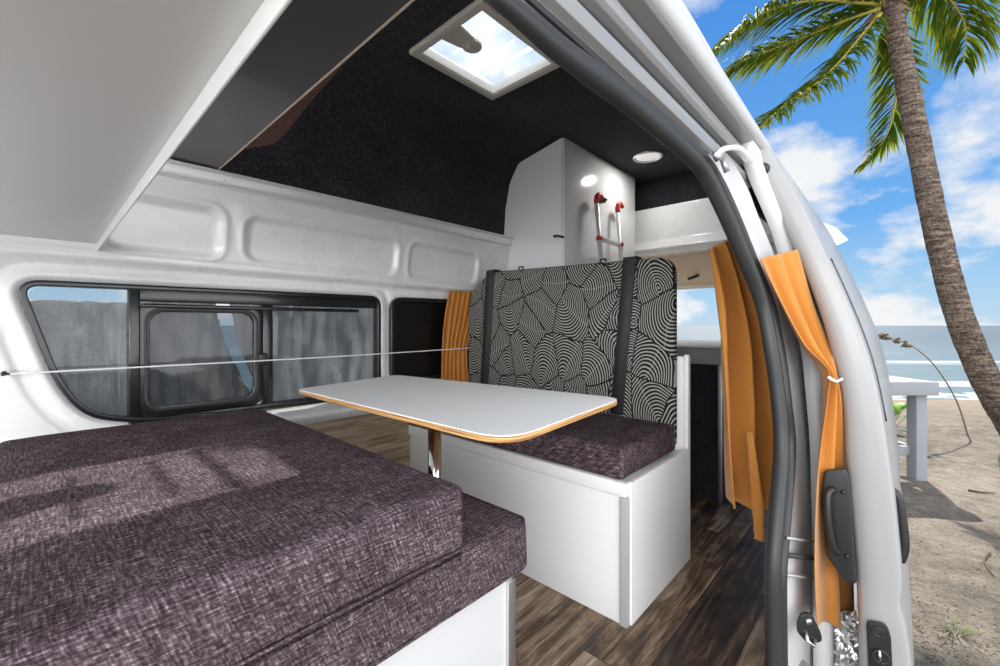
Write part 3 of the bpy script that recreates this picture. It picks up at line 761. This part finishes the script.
# ------------------------------------------------------------------ overhead shelves at the front of the van
sh = MB().box(-.75, .113, .21, 1.70, 1.085, 1.10).build('overhead_shelf', M['grey_lam'], smooth=False, bevel=.001)
tag(sh, 'large pale grey overhead shelf board filling the upper left', 'shelf')
lipm = MB().box(.1095, .113, .21, 1.70, 1.063, 1.0848).build('shelf_lip', M['laminate'], sh, bevel=.0015)
ds = MB().box(.113, .40, .34, 1.66, 1.366, 1.382).build('dark_shelf', M['gloss_dark'], smooth=False, bevel=.001)
tag(ds, 'dark glossy shelf board above the aluminium rail with a pale ply edge', 'shelf')
MB().box(.400, .4035, .34, 1.66, 1.3645, 1.383).build('edge_strip', M['ply_edge'], ds, smooth=False)
bb = MB(); bb.prism([(.404, 1.40), (.425, 1.44), (.470, 1.34), (.462, 1.22), (.442, 1.05), (.424, .84), (.410, .66), (.404, .66)], 'z', 1.3835, 1.392)
bb = bb.build('chipboard_offcut', M['brown'], bevel=.002); tag(bb, 'red-brown chipboard piece showing beside the dark shelf edge', 'board')

# ------------------------------------------------------------------ cushions
def cushion(name, x0, x1, y0, y1, z0, z1, r, seed, par=None, m='tweed'):
    b = bmesh.new(); bmesh.ops.create_cube(b, size=1)
    for v in b.verts: v.co = Vector((x0+(v.co.x+.5)*(x1-x0), y0+(v.co.y+.5)*(y1-y0), z0+(v.co.z+.5)*(z1-z0)))
    bmesh.ops.bevel(b, geom=list(b.edges), offset=r, segments=4, profile=.6, affect='EDGES')
    for k in range(3): bmesh.ops.subdivide_edges(b, edges=[e for e in b.edges if e.calc_length() > .05], cuts=1, use_grid_fill=True)
    cx, cy, cz = (x0+x1)/2, (y0+y1)/2, (z0+z1)/2
    for v in b.verts:
        fx = 1-min(1, abs(v.co.x-cx)/((x1-x0)/2)); fy = 1-min(1, abs(v.co.y-cy)/((y1-y0)/2))
        if v.co.z > cz: v.co.z += .006*min(1, 5*fx)*min(1, 5*fy)+.003*noise.noise(v.co*6+Vector((seed, 0, 0)))
        v.co.x += .004*noise.noise(v.co*7+Vector((0, seed, 0))); v.co.y += .004*noise.noise(v.co*7+Vector((0, 0, seed)))
    me = bpy.data.meshes.new(name); b.to_mesh(me); b.free()
    o = link(name, me, M[m], par); return o
def piping(x0, x1, y0, y1, z, r, par):
    pts = [Vector((p[0], p[1], z)) for p in rrect(x0, x1, y0, y1, .022, 5)]
    return MB().tube(pts, r, 6, closed=True).build('piping', M['tweed'], par)

# near seat box and its two stacked mattresses
bx = empty('bed_box', (.3, .95, 0)); tag(bx, 'white laminate bed box under the stacked mattresses in the foreground', 'box')
MB().box(-.5, .588, .53, 1.58, 0, .398).build('carcass', M['laminate'], bx, bevel=.002)
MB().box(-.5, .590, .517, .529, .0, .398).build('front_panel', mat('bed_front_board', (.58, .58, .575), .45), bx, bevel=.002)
MB().box(.574, .594, .511, .5165, .0, .385).build('corner_strip', M['alu'], bx, bevel=.001)
MB().box(.5945, .5975, .52, .56, .0, .385).build('corner_strip', M['alu'], bx, bevel=.001)
mlow = cushion('mattress', -.10, .612, .495, 1.42, .40, .494, .016, 2)
tag(mlow, 'plum tweed mattress directly on the bed box, lower of the two', 'mattress')
piping(-.10, .612, .495, 1.42, .491, .0025, mlow); piping(-.10, .612, .495, 1.42, .409, .0022, mlow)
mup = cushion('mattress', -.065, .446, .483, 1.40, .5055, .604, .018, 5)
tag(mup, 'thick plum tweed mattress in the foreground, upper of the two', 'mattress')
piping(-.065, .446, .483, 1.40, .509, .0022, mup)

# bench seat facing the table
bn = empty('bench_box', (1.4, 1.05, 0)); tag(bn, 'white bench box behind the table on the dark plank floor', 'bench')
MB().box(1.132, 1.604, .562, 1.60, .0, .394).build('carcass', M['laminate'], bn, bevel=.002)
MB().box(1.120, 1.131, .556, 1.60, .0, .362).build('front_panel', M['laminate'], bn, bevel=.0015)
MB().box(1.112, 1.140, .552, 1.62, .365, .404).build('top_rail', M['laminate'], bn, bevel=.003)
MB().box(1.114, 1.1185, .552, .572, .0, .362).build('corner_strip', M['ladder'], bn, bevel=.001)
MB().box(1.114, 1.134, .5495, .5545, .0, .362).build('corner_strip', M['ladder'], bn, bevel=.001)
MB().prism(round_poly([(1.134, .0), (1.606, .0), (1.606, .742), (1.585, .742), (1.582, .404), (1.134, .404)], [.002, .002, .02, .003, .01, .004]), 'y', .545, .560).build('side_panel', M['laminate'], bn, bevel=.0015)
MB().box(1.586, 1.604, .562, 1.6, .394, .735).build('back_board', M['laminate'], bn, bevel=.002)
ct = cushion('seat_cushion', 1.124, 1.530, .568, 1.60, .406, .497, .014, 8)
tag(ct, 'plum tweed seat cushion on the bench, under the patterned backrest', 'cushion')
piping(1.124, 1.530, .568, 1.60, .491, .002, ct)

# printed backrest with two straps over the top
br = empty('back_cushion', (1.58, 1.1, .41)); tag(br, 'tall black backrest with pale fan print standing on the bench', 'backrest')
ol = round_poly([(.580, .410), (.580, 1.098), (1.49, 1.118), (1.63, 1.045), (1.66, .93), (1.66, .410)], [.02, .07, .06, .08, .05, .02], 8)
b = MB().prism(ol, 'x', 1.538, 1.582)
b.build('backrest_pad', M['shell'], br, bevel=.016, seg=4)
def strap(yt, ybot, zt_, zb):
    b = MB(); w = .026
    pth = [(1.5855, zt_-.05), (1.5855, zt_+.0), (1.581, zt_+.008), (1.540, zt_+.008), (1.532, zt_+.0), (1.5335, zt_-.25), (1.5335, zb)]
    rows = []
    for x, z in pth:
        t = (zt_-z)/(zt_-zb); t = max(0, min(1, t)) if x < 1.583 else 0
        y = yt+(ybot-yt)*t; rows.append([Vector((x, y-w, z)), Vector((x, y+w, z))])
    return b.grid(rows).build('strap', M['strap'], br, solid=.005)
strap(.745, .80, 1.102, .50); strap(1.487, 1.535, 1.117, .50)
for y, z in ((1.31, 1.114), (.873, 1.104)):
    MB().tube([(1.56, y-.012, z-.004), (1.56, y-.012, z+.014), (1.56, y+.012, z+.014), (1.56, y+.012, z-.004)], .004, 6).build('top_loop', M['strap'], br)

# ------------------------------------------------------------------ table
tb = empty('dining_table', (.76, .93, 0)); tag(tb, 'white topped table with plywood edge on one chrome pole', 'table')
corners = [P(296, 389.5, z=.66), P(396, 375, z=.66), P(623, 398.5, z=.66), P(507, 441, z=.66)]
pg = round_poly([(p.x, p.y) for p in corners], [.03, .04, .055, .085], 10)
MB().prism(pg, 'z', .6475, .6585).build('table_edge', M['tedge'], tb, bevel=.002)
MB().prism(inset(pg, .0012), 'z', .6587, .6610).build('tabletop', M['table_lam'], tb, smooth=False)
tpx, tpy = P(434, 433, z=.64).x, P(434, 433, z=.64).y
pc = P(434.5, 425, d=1.13)
MB().disc((pc.x, pc.y, .0), (0, 0, 1), .075, .05, .02).disc((pc.x, pc.y, .02), (0, 0, 1), .018, .018, .607).build('pole', M['chrome'], tb)
MB().disc((pc.x, pc.y, .615), (0, 0, 1), .03, .05, .032).build('pole_socket', M['plastic'], tb)

# ------------------------------------------------------------------ tall cupboard, ladder, light, hatch
cb = empty('corner_cupboard', (2.35, 1.5, 1.1)); tag(cb, 'tall white gloss cupboard hung in the rear corner above the backrest', 'cupboard')
MB().prism([(1.30, .95), (1.30, 1.848), (1.44, 1.82), (1.585, 1.792), (1.625, 1.775), (1.672, 1.68), (1.705, 1.538), (1.715, 1.392), (1.69, 1.34), (1.68, .95)], 'x', 1.885, 2.73).build('carcass', M['cupboard'], cb, bevel=.002)
MB().box(1.888, 2.727, 1.286, 1.2985, .96, 1.845).build('side_door', M['cupboard'], cb, bevel=.002)
MB().tube(spline([(1.882, 1.345, 1.325), (1.872, 1.34, 1.327), (1.870, 1.32, 1.325), (1.872, 1.295, 1.318), (1.880, 1.283, 1.314)], 14), .006, 8).build('catch', M['plastic'], cb)
ld = empty('folding_ladder', (2.31, 1.17, .755)); tag(ld, 'aluminium ladder with red end caps leaning against the white cupboard', 'ladder')
for x in (2.135, 2.385):
    s_ = MB().tube([(x, 1.17, .755), (x, 1.236, 1.545)], .013, 12).build('stile', M['ladder'], ld)
    MB().tube(spline([(x, 1.234, 1.535), (x, 1.238, 1.560), (x+.012, 1.236, 1.585), (x+.04, 1.236, 1.592), (x+.065, 1.236, 1.578)], 14), [.015]*10+[.012]*4, 10).build('end_cap', M['red'], s_)
    MB().disc((x, 1.217, 1.325), (0, .08, 1), .019, .019, .022, 16).build('joint_collar', M['red'], s_)
for z in (1.338, 1.05): MB().box(2.14, 2.38, 1.14+.079*(z-.755)+.02, 1.18+.079*(z-.755)+.02, z-.010, z+.010).build('rung', M['laminate'], ld, bevel=.004)
lc = MB().box(2.235, 2.268, 1.250, 1.2855, 1.570, 1.600).box(2.241, 2.262, 1.236, 1.252, 1.578, 1.590).build('door_latch', M['plastic'], bevel=.004)
tag(lc, 'small black latch on the white cupboard between the ladder tops', 'latch')
dlg = empty('ceiling_light', (2.444, 1.072, 1.85)); tag(dlg, 'small round recessed light in the dark lined ceiling', 'light')
MB().ring((2.444, 1.072, 1.846), (0, 0, 1), .078, .009).build('trim_ring', M['alu'], dlg)
ln_ = MB().disc((2.444, 1.072, 1.849), (0, 0, -1), .074, .06, .006).build('lens', mat('frosted_lens', (.7, .7, .7), .2, Emission_Color=(1, .98, .95, 1), Emission_Strength=.35), dlg)
dll = bpy.data.lights.new('ceiling_lamp', 'AREA'); dlo = bpy.data.objects.new('ceiling_lamp', dll); C.objects.link(dlo)
dll.shape = 'DISK'; dll.size = .11; dll.energy = 2.0; dll.color = (1, .98, .95); dlo.location = (2.444, 1.072, 1.838)

vt = empty('roof_hatch', (1.13, 1.105, 1.85)); tag(vt, 'square cream framed roof hatch with clear lid in the dark ceiling', 'hatch')
X0, X1, Y0, Y1 = .908, 1.348, .916, 1.295
def sq_ring(x0, x1, y0, y1, t, z0, z1, nm, m, par, bev):
    o1 = [(x0, y0), (x1, y0), (x1, y1), (x0, y1)]; i1 = [(x0+t, y0+t), (x1-t, y0+t), (x1-t, y1-t), (x0+t, y1-t)]
    b = MB(); L = [[b.bm.verts.new((p[0], p[1], z)) for p in o] for o, z in ((o1, z0), (i1, z0), (i1, z1), (o1, z1))]
    for a in range(4):
        for k in range(4): b.bm.faces.new((L[a][k], L[a][(k+1) % 4], L[(a+1) % 4][(k+1) % 4], L[(a+1) % 4][k]))
    return b.build(nm, m, par, bevel=bev)
sq_ring(X0, X1, Y0, Y1, .032, 1.832, 1.852, 'hatch_frame', M['cream'], vt, .006)
sq_ring(X0+.026, X1-.026, Y0+.026, Y1-.026, .010, 1.836, 1.875, 'inner_frame', M['cream'], vt, .004)
MB().box(X0, X1, Y0, Y1, 1.877, 1.882).build('hatch_lid', M['roof_glass'], vt, smooth=False)
for x in (1.05, 1.15): MB().box(x, x+.010, 1.0, 1.22, 1.866, 1.874).build('lid_rib', M['milky'], vt, bevel=.003)
MB().box(1.215, 1.232, .96, 1.25, 1.864, 1.872).build('cross_bar', M['milky'], vt, bevel=.003)
kn = MB().disc((1.045, 1.105, 1.838), (0, 0, 1), .036, .036, .016).prism([(.945, 1.155), (.945, 1.055), (1.03, 1.07), (1.03, 1.14)], 'z', 1.840, 1.853).build('knob', M['cream'], vt, bevel=.004)
MB().box(1.025, 1.065, 1.098, 1.112, 1.829, 1.839).build('knob_grip', M['cream'], kn, bevel=.003)

# ------------------------------------------------------------------ rear storage unit and ledge
ru = empty('rear_storage_unit', (2.6, 1.1, 0)); tag(ru, 'rear unit with dark lined front and white ledge behind the bench', 'cabinet')
MB().box(2.22, 2.88, .612, 1.60, 0, .655).build('carcass', M['carpet'], ru, bevel=.003)
MB().box(2.225, 2.88, .612, 1.60, .656, .735).build('grey_band', M['sea_tint'], ru, bevel=.003)
MB().box(2.20, 2.90, .60, 1.62, .737, .752).build('top_ledge', M['laminate'], ru, bevel=.006)
MB().box(2.212, 2.2185, .606, .624, 0, .655).build('edge_strip', M['alu'], ru, bevel=.001)

# ------------------------------------------------------------------ curtains
def curtain(name, L, R, folds, amp, label, nu=90, nv=50, group=None, bottom=None, ph=0, nvec=(-.72, -.68, 0), par=None):
    Ls = spline(L, nv); Rs = spline(R, nv); nvec = Vector(nvec); rows = []
    for j in range(nv):
        v = j/(nv-1); row = []
        for i in range(nu):
            u = i/(nu-1)
            p = Ls[j].lerp(Rs[j], u)
            a = amp(v) if callable(amp) else amp
            f = math.sin(2*math.pi*folds*u+ph+1.1*noise.noise(Vector((u*3, v*1.5, ph)))*2)
            p = p+nvec*(a*f+.35*a*noise.noise(Vector((u*7, v*4, ph+3))))
            if bottom and v > .5: p.z += bottom(u)*(v-.5)*2
            row.append(p)
        rows.append(row)
    o = MB().grid(rows).build(name, M['orange'], par, solid=.0018)
    if not par: tag(o, label, 'curtain')
    return o
c1 = curtain('door_curtain',
        [P(708, 250, x=1.30), P(713, 300, x=1.32), P(717, 370, x=1.34), P(720, 440, x=1.34), P(725, 502, x=1.34)],
        [P(742, 232, x=1.36), P(770, 300, x=1.46), P(785, 370, x=1.54), P(790, 440, x=1.58), P(783, 508, x=1.58)],
        3.2, lambda v: .014+.032*min(1, v*2.5), 'long orange curtain hanging inside the doorway beside the black seal', ph=.6)
hm = [P(746, 430, x=1.33), P(751, 470, x=1.33), P(755, 505, x=1.33), P(756, 537, x=1.33)]
b = MB(); rows = []
for p in spline(hm, 24):
    t = (p.z-hm[-1].z)/(hm[0].z-hm[-1].z); w = .004+.010*max(0, min(1, 1-abs(t-.35)*1.2))
    rows.append([p+Vector((.7, -.7, 0))*(w*s+.002*random.uniform(-1, 1)*(abs(s) == 1))+Vector((-.72, -.68, 0))*(.018+.010*math.sin(s*2.2+1)) for s in (-1, -.6, -.2, .2, .6, 1)])
MB_ = b.grid(rows).build('frayed_hem', M['orange'], c1, solid=.0018)
c2 = curtain('door_curtain',
        [P(759, 259, y=.232), P(777, 300, y=.205), P(800, 345, y=.165), P(824, 371, y=.122), P(824, 400, y=.122), P(817, 470, y=.134), P(815, 560, y=.136), P(817, 627, y=.134)],
        [P(799, 249, y=.175), P(814, 300, y=.152), P(830, 345, y=.122), P(834, 376, y=.108), P(842, 410, y=.096), P(846, 470, y=.092), P(853, 560, y=.088), P(856, 622, y=.084)],
        2.3, lambda v: .004+.010*max(0, 1-abs(v-.35)*2)+.008*v, 'orange curtain tied in at its middle on the open sliding door', nu=60, nv=70, ph=2.2)
MB().tube(spline([P(822, 376, y=.126)+Vector((-.012, -.012, 0)), P(828, 380, y=.116)+Vector((-.016, -.016, 0)), P(836, 378, y=.104)+Vector((-.01, -.012, 0))], 10), .0035, 6).build('tie_cord', M['white_wire'], c2)
c3 = curtain('window_curtain',
        [P(448, 291, y=1.69), P(443, 320, y=1.69), P(441, 350, y=1.69), P(440, 385, y=1.69)],
        [P(480, 292, y=1.69), P(474, 320, y=1.69), P(467, 350, y=1.69), P(470, 390, y=1.69)],
        6.5, lambda v: .012+.006*math.sin(3*v), 'small gathered orange curtain at the dark corner window beside the backrest', ph=1, nvec=(-.2, -.95, 0))
b = MB(); rows = []; rf = random.Random(6)
for j in range(26):
    row = []
    for i in range(8):
        p = P(835+i*3.2, 612+j*4, x=1.47); row.append(p+Vector((rf.uniform(-.012, .012), rf.uniform(-.004, .004), rf.uniform(-.004, .004))))
    rows.append(row)
fo = b.grid(rows).build('foil_sunshade', mat('crinkled_foil', (.85, .85, .86), .22, metal=.9), smooth=False, solid=.001)
tag(fo, 'crinkled silver foil sunshade showing below the tied orange curtain', 'sunshade')
cw = empty('curtain_wire', P(8, 374, y=1.70)); tag(cw, 'thin white curtain wire strung across the big window from a screw hook', 'wire')
a_, b_2 = P(8, 374, y=1.69), P(470, 348, y=1.655)
mid = (a_+b_2)/2+Vector((0, 0, -.004))
MB().tube(spline([a_, mid, b_2], 24), .0024, 8).build('wire', M['white_wire'], cw)
MB().disc(a_+Vector((-.008, .04, 0)), (0, -1, 0), .006, .005, .04, 12).ring(a_+Vector((-.004, 0, 0)), (0, 0, 1), .006, .0022, 14, 6).build('screw_hook', M['plastic'], cw)

# ------------------------------------------------------------------ outdoors: palm, bench table, plants
random.seed(4)
def frond(path, L, parent, seed, hang=.5, sides=(1, -1), name='frond', wid=.028, n=70, view=Vector((cs, sn, 0))):
    rnd = random.Random(seed); pts = spline(path, n)
    b = MB(); b.tube(pts[::3]+[pts[-1]], [max(.004, .028*(1-i/(n/3+1))) for i in range(len(pts[::3])+1)], 6)
    f = b.build(name, M['leaf'], parent); f.data.materials.append(M['rachis'])
    for p in f.data.polygons: p.material_index = 1
    bm = bmesh.new(); bm.from_mesh(f.data)
    for i in range(3, n-1):
        t = i/(n-1); T_ = (pts[i+1]-pts[i]).normalized(); sd = T_.cross(Vector((0, 0, 1)))
        if sd.length < .1: sd = view.cross(T_)
        sd.normalize(); upv = sd.cross(T_)
        ln = L*(.35+.65*math.sin(math.pi*min(1, .12+t*.85)))*(1 if t < .85 else .8)
        for s in sides:
            for rep in range(2):
                l_ = ln*rnd.uniform(.75, 1.1)
                d0 = (T_*rnd.uniform(.55, .85)+sd*s*rnd.uniform(.45, .9)+upv*rnd.uniform(-.1, .35)).normalized()
                p = pts[i]+T_*rnd.uniform(-.02, .02); pr_ = []
                g = hang*rnd.uniform(.7, 1.3)
                wv = d0.cross(Vector((rnd.uniform(-.4, .4), rnd.uniform(-.4, .4), 1))).normalized()
                K = 4
                for k in range(K+1):
                    q_ = k/K; w = wid*.5*(.4+1.6*q_*(1-q_)*2)*(1-q_**3)+.0008
                    pr_.append((bm.verts.new(p-wv*w), bm.verts.new(p+wv*w)))
                    d0 = (d0+Vector((0, 0, -g*(.25+q_*.6)))).normalized(); p = p+d0*l_/K
                for k in range(K):
                    fc = bm.faces.new((pr_[k][0], pr_[k+1][0], pr_[k+1][1], pr_[k][1])); fc.material_index = 0
    bm.to_mesh(f.data); bm.free()
    return f

pm = empty('palm_tree', P(1030, 448, d=5.0)); tag(pm, 'tall leaning coconut palm on the sand right of the van', 'palm tree')
tp = [(1040, 470, 5.0), (1012, 425, 5.0), (985, 378, 5.0), (958, 312, 5.0), (937, 232, 5.0), (920, 150, 5.0), (905, 75, 5.0), (893, 15, 5.0), (886, -15, 5.0)]
tpts = spline([P(a, b_, d=c) for a, b_, c in tp], 130)
rad = [(.150*(1-i/129)+.088*(i/129))*(1+.045*(((i*.9) % 1)-.5)+.03*noise.noise(Vector((i*.7, 0, 0)))) for i in range(130)]
MB().tube(tpts, rad, 20).build('trunk', M['trunk'], pm)
def pf(pts, dd): return [P(a, b_, d=5.0+dd*i/(len(pts)-1)) for i, (a, b_) in enumerate(pts)]
crown = [
    ([(882, 4), (850, 2), (815, 0), (775, 8), (742, 26), (716, 50)], -.4, .74, .50),
    ([(880, 8), (850, 18), (815, 32), (780, 46), (748, 58), (718, 78)], .5, .62, .42),
    ([(880, 14), (862, 36), (840, 62), (815, 85), (785, 105), (754, 132)], -.7, .60, .36),
    ([(888, 18), (893, 45), (897, 75), (894, 110), (884, 140), (862, 166)], .6, .50, .22),
    ([(892, 4), (912, -14), (938, -12), (957, 8), (966, 30), (964, 62)], .5, .75, .95),
    ([(886, 0), (880, -40), (860, -80), (820, -110), (780, -110)], .8, .7, .5),
    ([(888, 0), (900, -50), (930, -85), (975, -95), (1020, -70)], -.6, .7, .5),
    ([(886, 0), (870, -30), (830, -50), (780, -50), (735, -20)], 1.4, .7, .5),
    ([(888, 0), (890, -60), (905, -120), (925, -150), (960, -160)], 1.5, .7, .5),
    ([(888, 0), (905, -25), (950, -45), (1000, -40), (1040, 0)], 1.2, .7, .6),
]
for k in range(9):       # the rest of the crown, above the picture
    a = k*.72+.3; x1 = 888+150*math.cos(a); crown.append(([(888, 0), (888+80*math.cos(a), -70), (888+190*math.cos(a), -100-25*math.sin(k)), (888+280*math.cos(a), -80)], -.7+.9*math.sin(a*1.3), .62, .55))
for i, (pts_, dd, L_, hg) in enumerate(crown): frond(pf(pts_, dd), L_, pm, 10+i, hg)
b = MB()
for i in range(16):
    a = random.uniform(0, 6.28); c_ = P(886, 2, d=5.0)+Vector((.09*math.cos(a), .09*math.sin(a), random.uniform(-.12, .2)))
    b.tube([c_, c_+Vector((.16*math.cos(a), .16*math.sin(a), random.uniform(-.25, .15)))], [.035, .006], 6, flat=.5)
b.build('crown_fibre', M['fibre'], pm)

bt = empty('beach_table', P(926, 478, d=4.05)); tag(bt, 'weathered white timber table standing on the sand past the door', 'table')
rr = fr(0, 1, 0)
dA = fr(1, 0, 0)
def slab(name, d0, d1, r0, r1, z0, z1, par, m, bev=.004):
    b = MB(); vs_ = [fr(d, r, z) for d in (d0, d1) for r in (r0, r1) for z in (z0, z1)]
    V = [b.bm.verts.new(v) for v in vs_]
    for f_ in ((0, 1, 3, 2), (4, 6, 7, 5), (0, 4, 5, 1), (2, 3, 7, 6), (0, 2, 6, 4), (1, 5, 7, 3)): b.bm.faces.new([V[k] for k in f_])
    return b.build(name, m, par, bevel=bev)
rR = (934-500)/FPX*3.9
slab('table_top', 3.85, 4.65, rR-1.7, rR, .21, .335, bt, M['weathered'], .01)
slab('leg', 3.93, 4.03, rR-.13, rR-.03, -.62, .21, bt, M['weathered'])
slab('leg', 4.46, 4.56, rR-.13, rR-.03, -.62, .21, bt, M['weathered'])
slab('leg', 3.93, 4.03, rR-1.62, rR-1.52, -.62, .21, bt, M['weathered'])
slab('leg', 4.46, 4.56, rR-1.62, rR-1.52, -.62, .21, bt, M['weathered'])
slab('cross_rail', 3.99, 4.05, rR-1.53, rR-.12, -.37, -.29, bt, M['weathered'])
slab('cross_rail', 4.04, 4.46, rR-.11, rR-.05, -.37, -.29, bt, M['weathered'])

rd = empty('seed_head_stem', P(968, 434, d=5.6)); tag(rd, 'single dry reed stem with seed heads arching over the sand by the palm', 'plant')
stp = spline([P(968, 436, d=5.6), P(957, 402, d=5.6), P(938, 370, d=5.6), P(918, 350, d=5.6), P(898, 340, d=5.6), P(884, 336, d=5.6)], 40)
MB().tube(stp, [.012-.008*i/39 for i in range(40)], 6).build('stem', M['straw'], rd)
b = MB()
for i in range(26, 40):
    for s in range(3):
        p = stp[i]+Vector((random.uniform(-.03, .03), random.uniform(-.03, .03), random.uniform(-.04, .03)))
        if i in (29, 30, 33, 34): continue
        b.tube([p, p+Vector((-.02, .02, .012)), p+Vector((-.05, .05, 0))], [.006, .016, .003], 6)
b.build('seed_heads', M['seed'], rd)

def sprig(name, c, n, h, w, m, label, cat, seed, spread=.8, seg=4):
    rnd = random.Random(seed); b = MB()
    for i in range(n):
        a = rnd.uniform(0, 6.28); d = Vector((math.cos(a)*spread, math.sin(a)*spread, 1)).normalized(); p = Vector(c); rows = []
        wv = Vector((-math.sin(a), math.cos(a), 0)); l = h*rnd.uniform(.6, 1.1)
        for k in range(seg+1):
            t = k/seg; ww = w*(math.sin(math.pi*min(.98, t*.9+.08)))*.5+.0006
            rows.append([p-wv*ww, p+wv*ww]); d = (d+Vector((0, 0, -.22*t))).normalized(); p = p+d*l/seg
        b.grid(rows)
    o = b.build(name, m, solid=.001); tag(o, label, cat); return o
gp = empty('young_plant', P(889, 430, d=5.9)); tag(gp, 'small bright green leafy plant on the sand beyond the beach table', 'plant')
b = MB(); cpl = P(889, 430, d=5.9)
for a in range(9):
    an = a*2.4; e_ = cpl+Vector((.15*math.cos(an), .15*math.sin(an), .12+.028*a)); n_ = Vector((math.cos(an)*.6, math.sin(an)*.6, .8))
    wv = Vector((-math.sin(an), math.cos(an), 0)); rows = []
    for k in range(6):
        t = k/5; rows.append([e_+n_*(.17*t)+wv*s*(.09*math.sin(math.pi*(.1+.85*t)))+Vector((0, 0, -.03*t*t)) for s in (-1, 0, 1)])
    b.grid(rows)
b.build('leaves', M['green'], gp, solid=.001)
b = MB()
for a in range(9):
    an = a*2.4; b.tube([cpl+Vector((0, 0, -.03)), cpl+Vector((.13*math.cos(an), .15*math.sin(an), .12+.028*a))], .005, 5)
b.build('stems', M['straw'], gp)
gz = P(955, 634, z=-.60)
sprig('grass_tuft', gz+Vector((0, 0, -.02)), 22, .12, .0035, M['straw_green'], 'small thin grass tuft on the near sand at bottom right', 'grass', 3, .9)
# leaf litter on the near sand
rnd = random.Random(9); b = MB()
for i in range(230):
    px = rnd.uniform(890, 1010); py = 480+190*rnd.random()**.7
    if rnd.random() < .5: px, py = rnd.gauss(935, 30), rnd.gauss(640, 22)
    if py < 480: continue
    c_ = P(px, py, z=-.6); c_.z = -.585+.045*noise.noise(Vector((c_.x*.733*.9+c_.y*.68*.9, (c_.x*.68-c_.y*.733)*.9, 0)))
    a = rnd.uniform(0, 6.28); l = rnd.uniform(.003, .011)
    b.tube([c_, c_+Vector((l*math.cos(a), l*math.sin(a), .004)), c_+Vector((2*l*math.cos(a+.3), 2*l*math.sin(a+.3), 0))], [.0008, .003, .0008], 5, flat=.6)
o = b.build('leaf_litter', M['twig']); tag(o, 'scattered dark leaf litter on the near sand', 'leaf litter', kind='stuff')
def stick(pts, r, label):
    o = MB().tube(spline([P(a, b_, z=-.585) for a, b_ in pts], 14), [r*(1-.6*i/13) for i in range(14)], 6).build('driftwood_twig', M['twig']); tag(o, label, 'twig', 'twigs on the sand')
stick([(968, 490), (980, 492), (996, 493)], .010, 'straight dark twig lying on the sand right of the table leg')
stick([(990, 552), (984, 562), (994, 576)], .006, 'thin bent twig on the sand at the right edge')
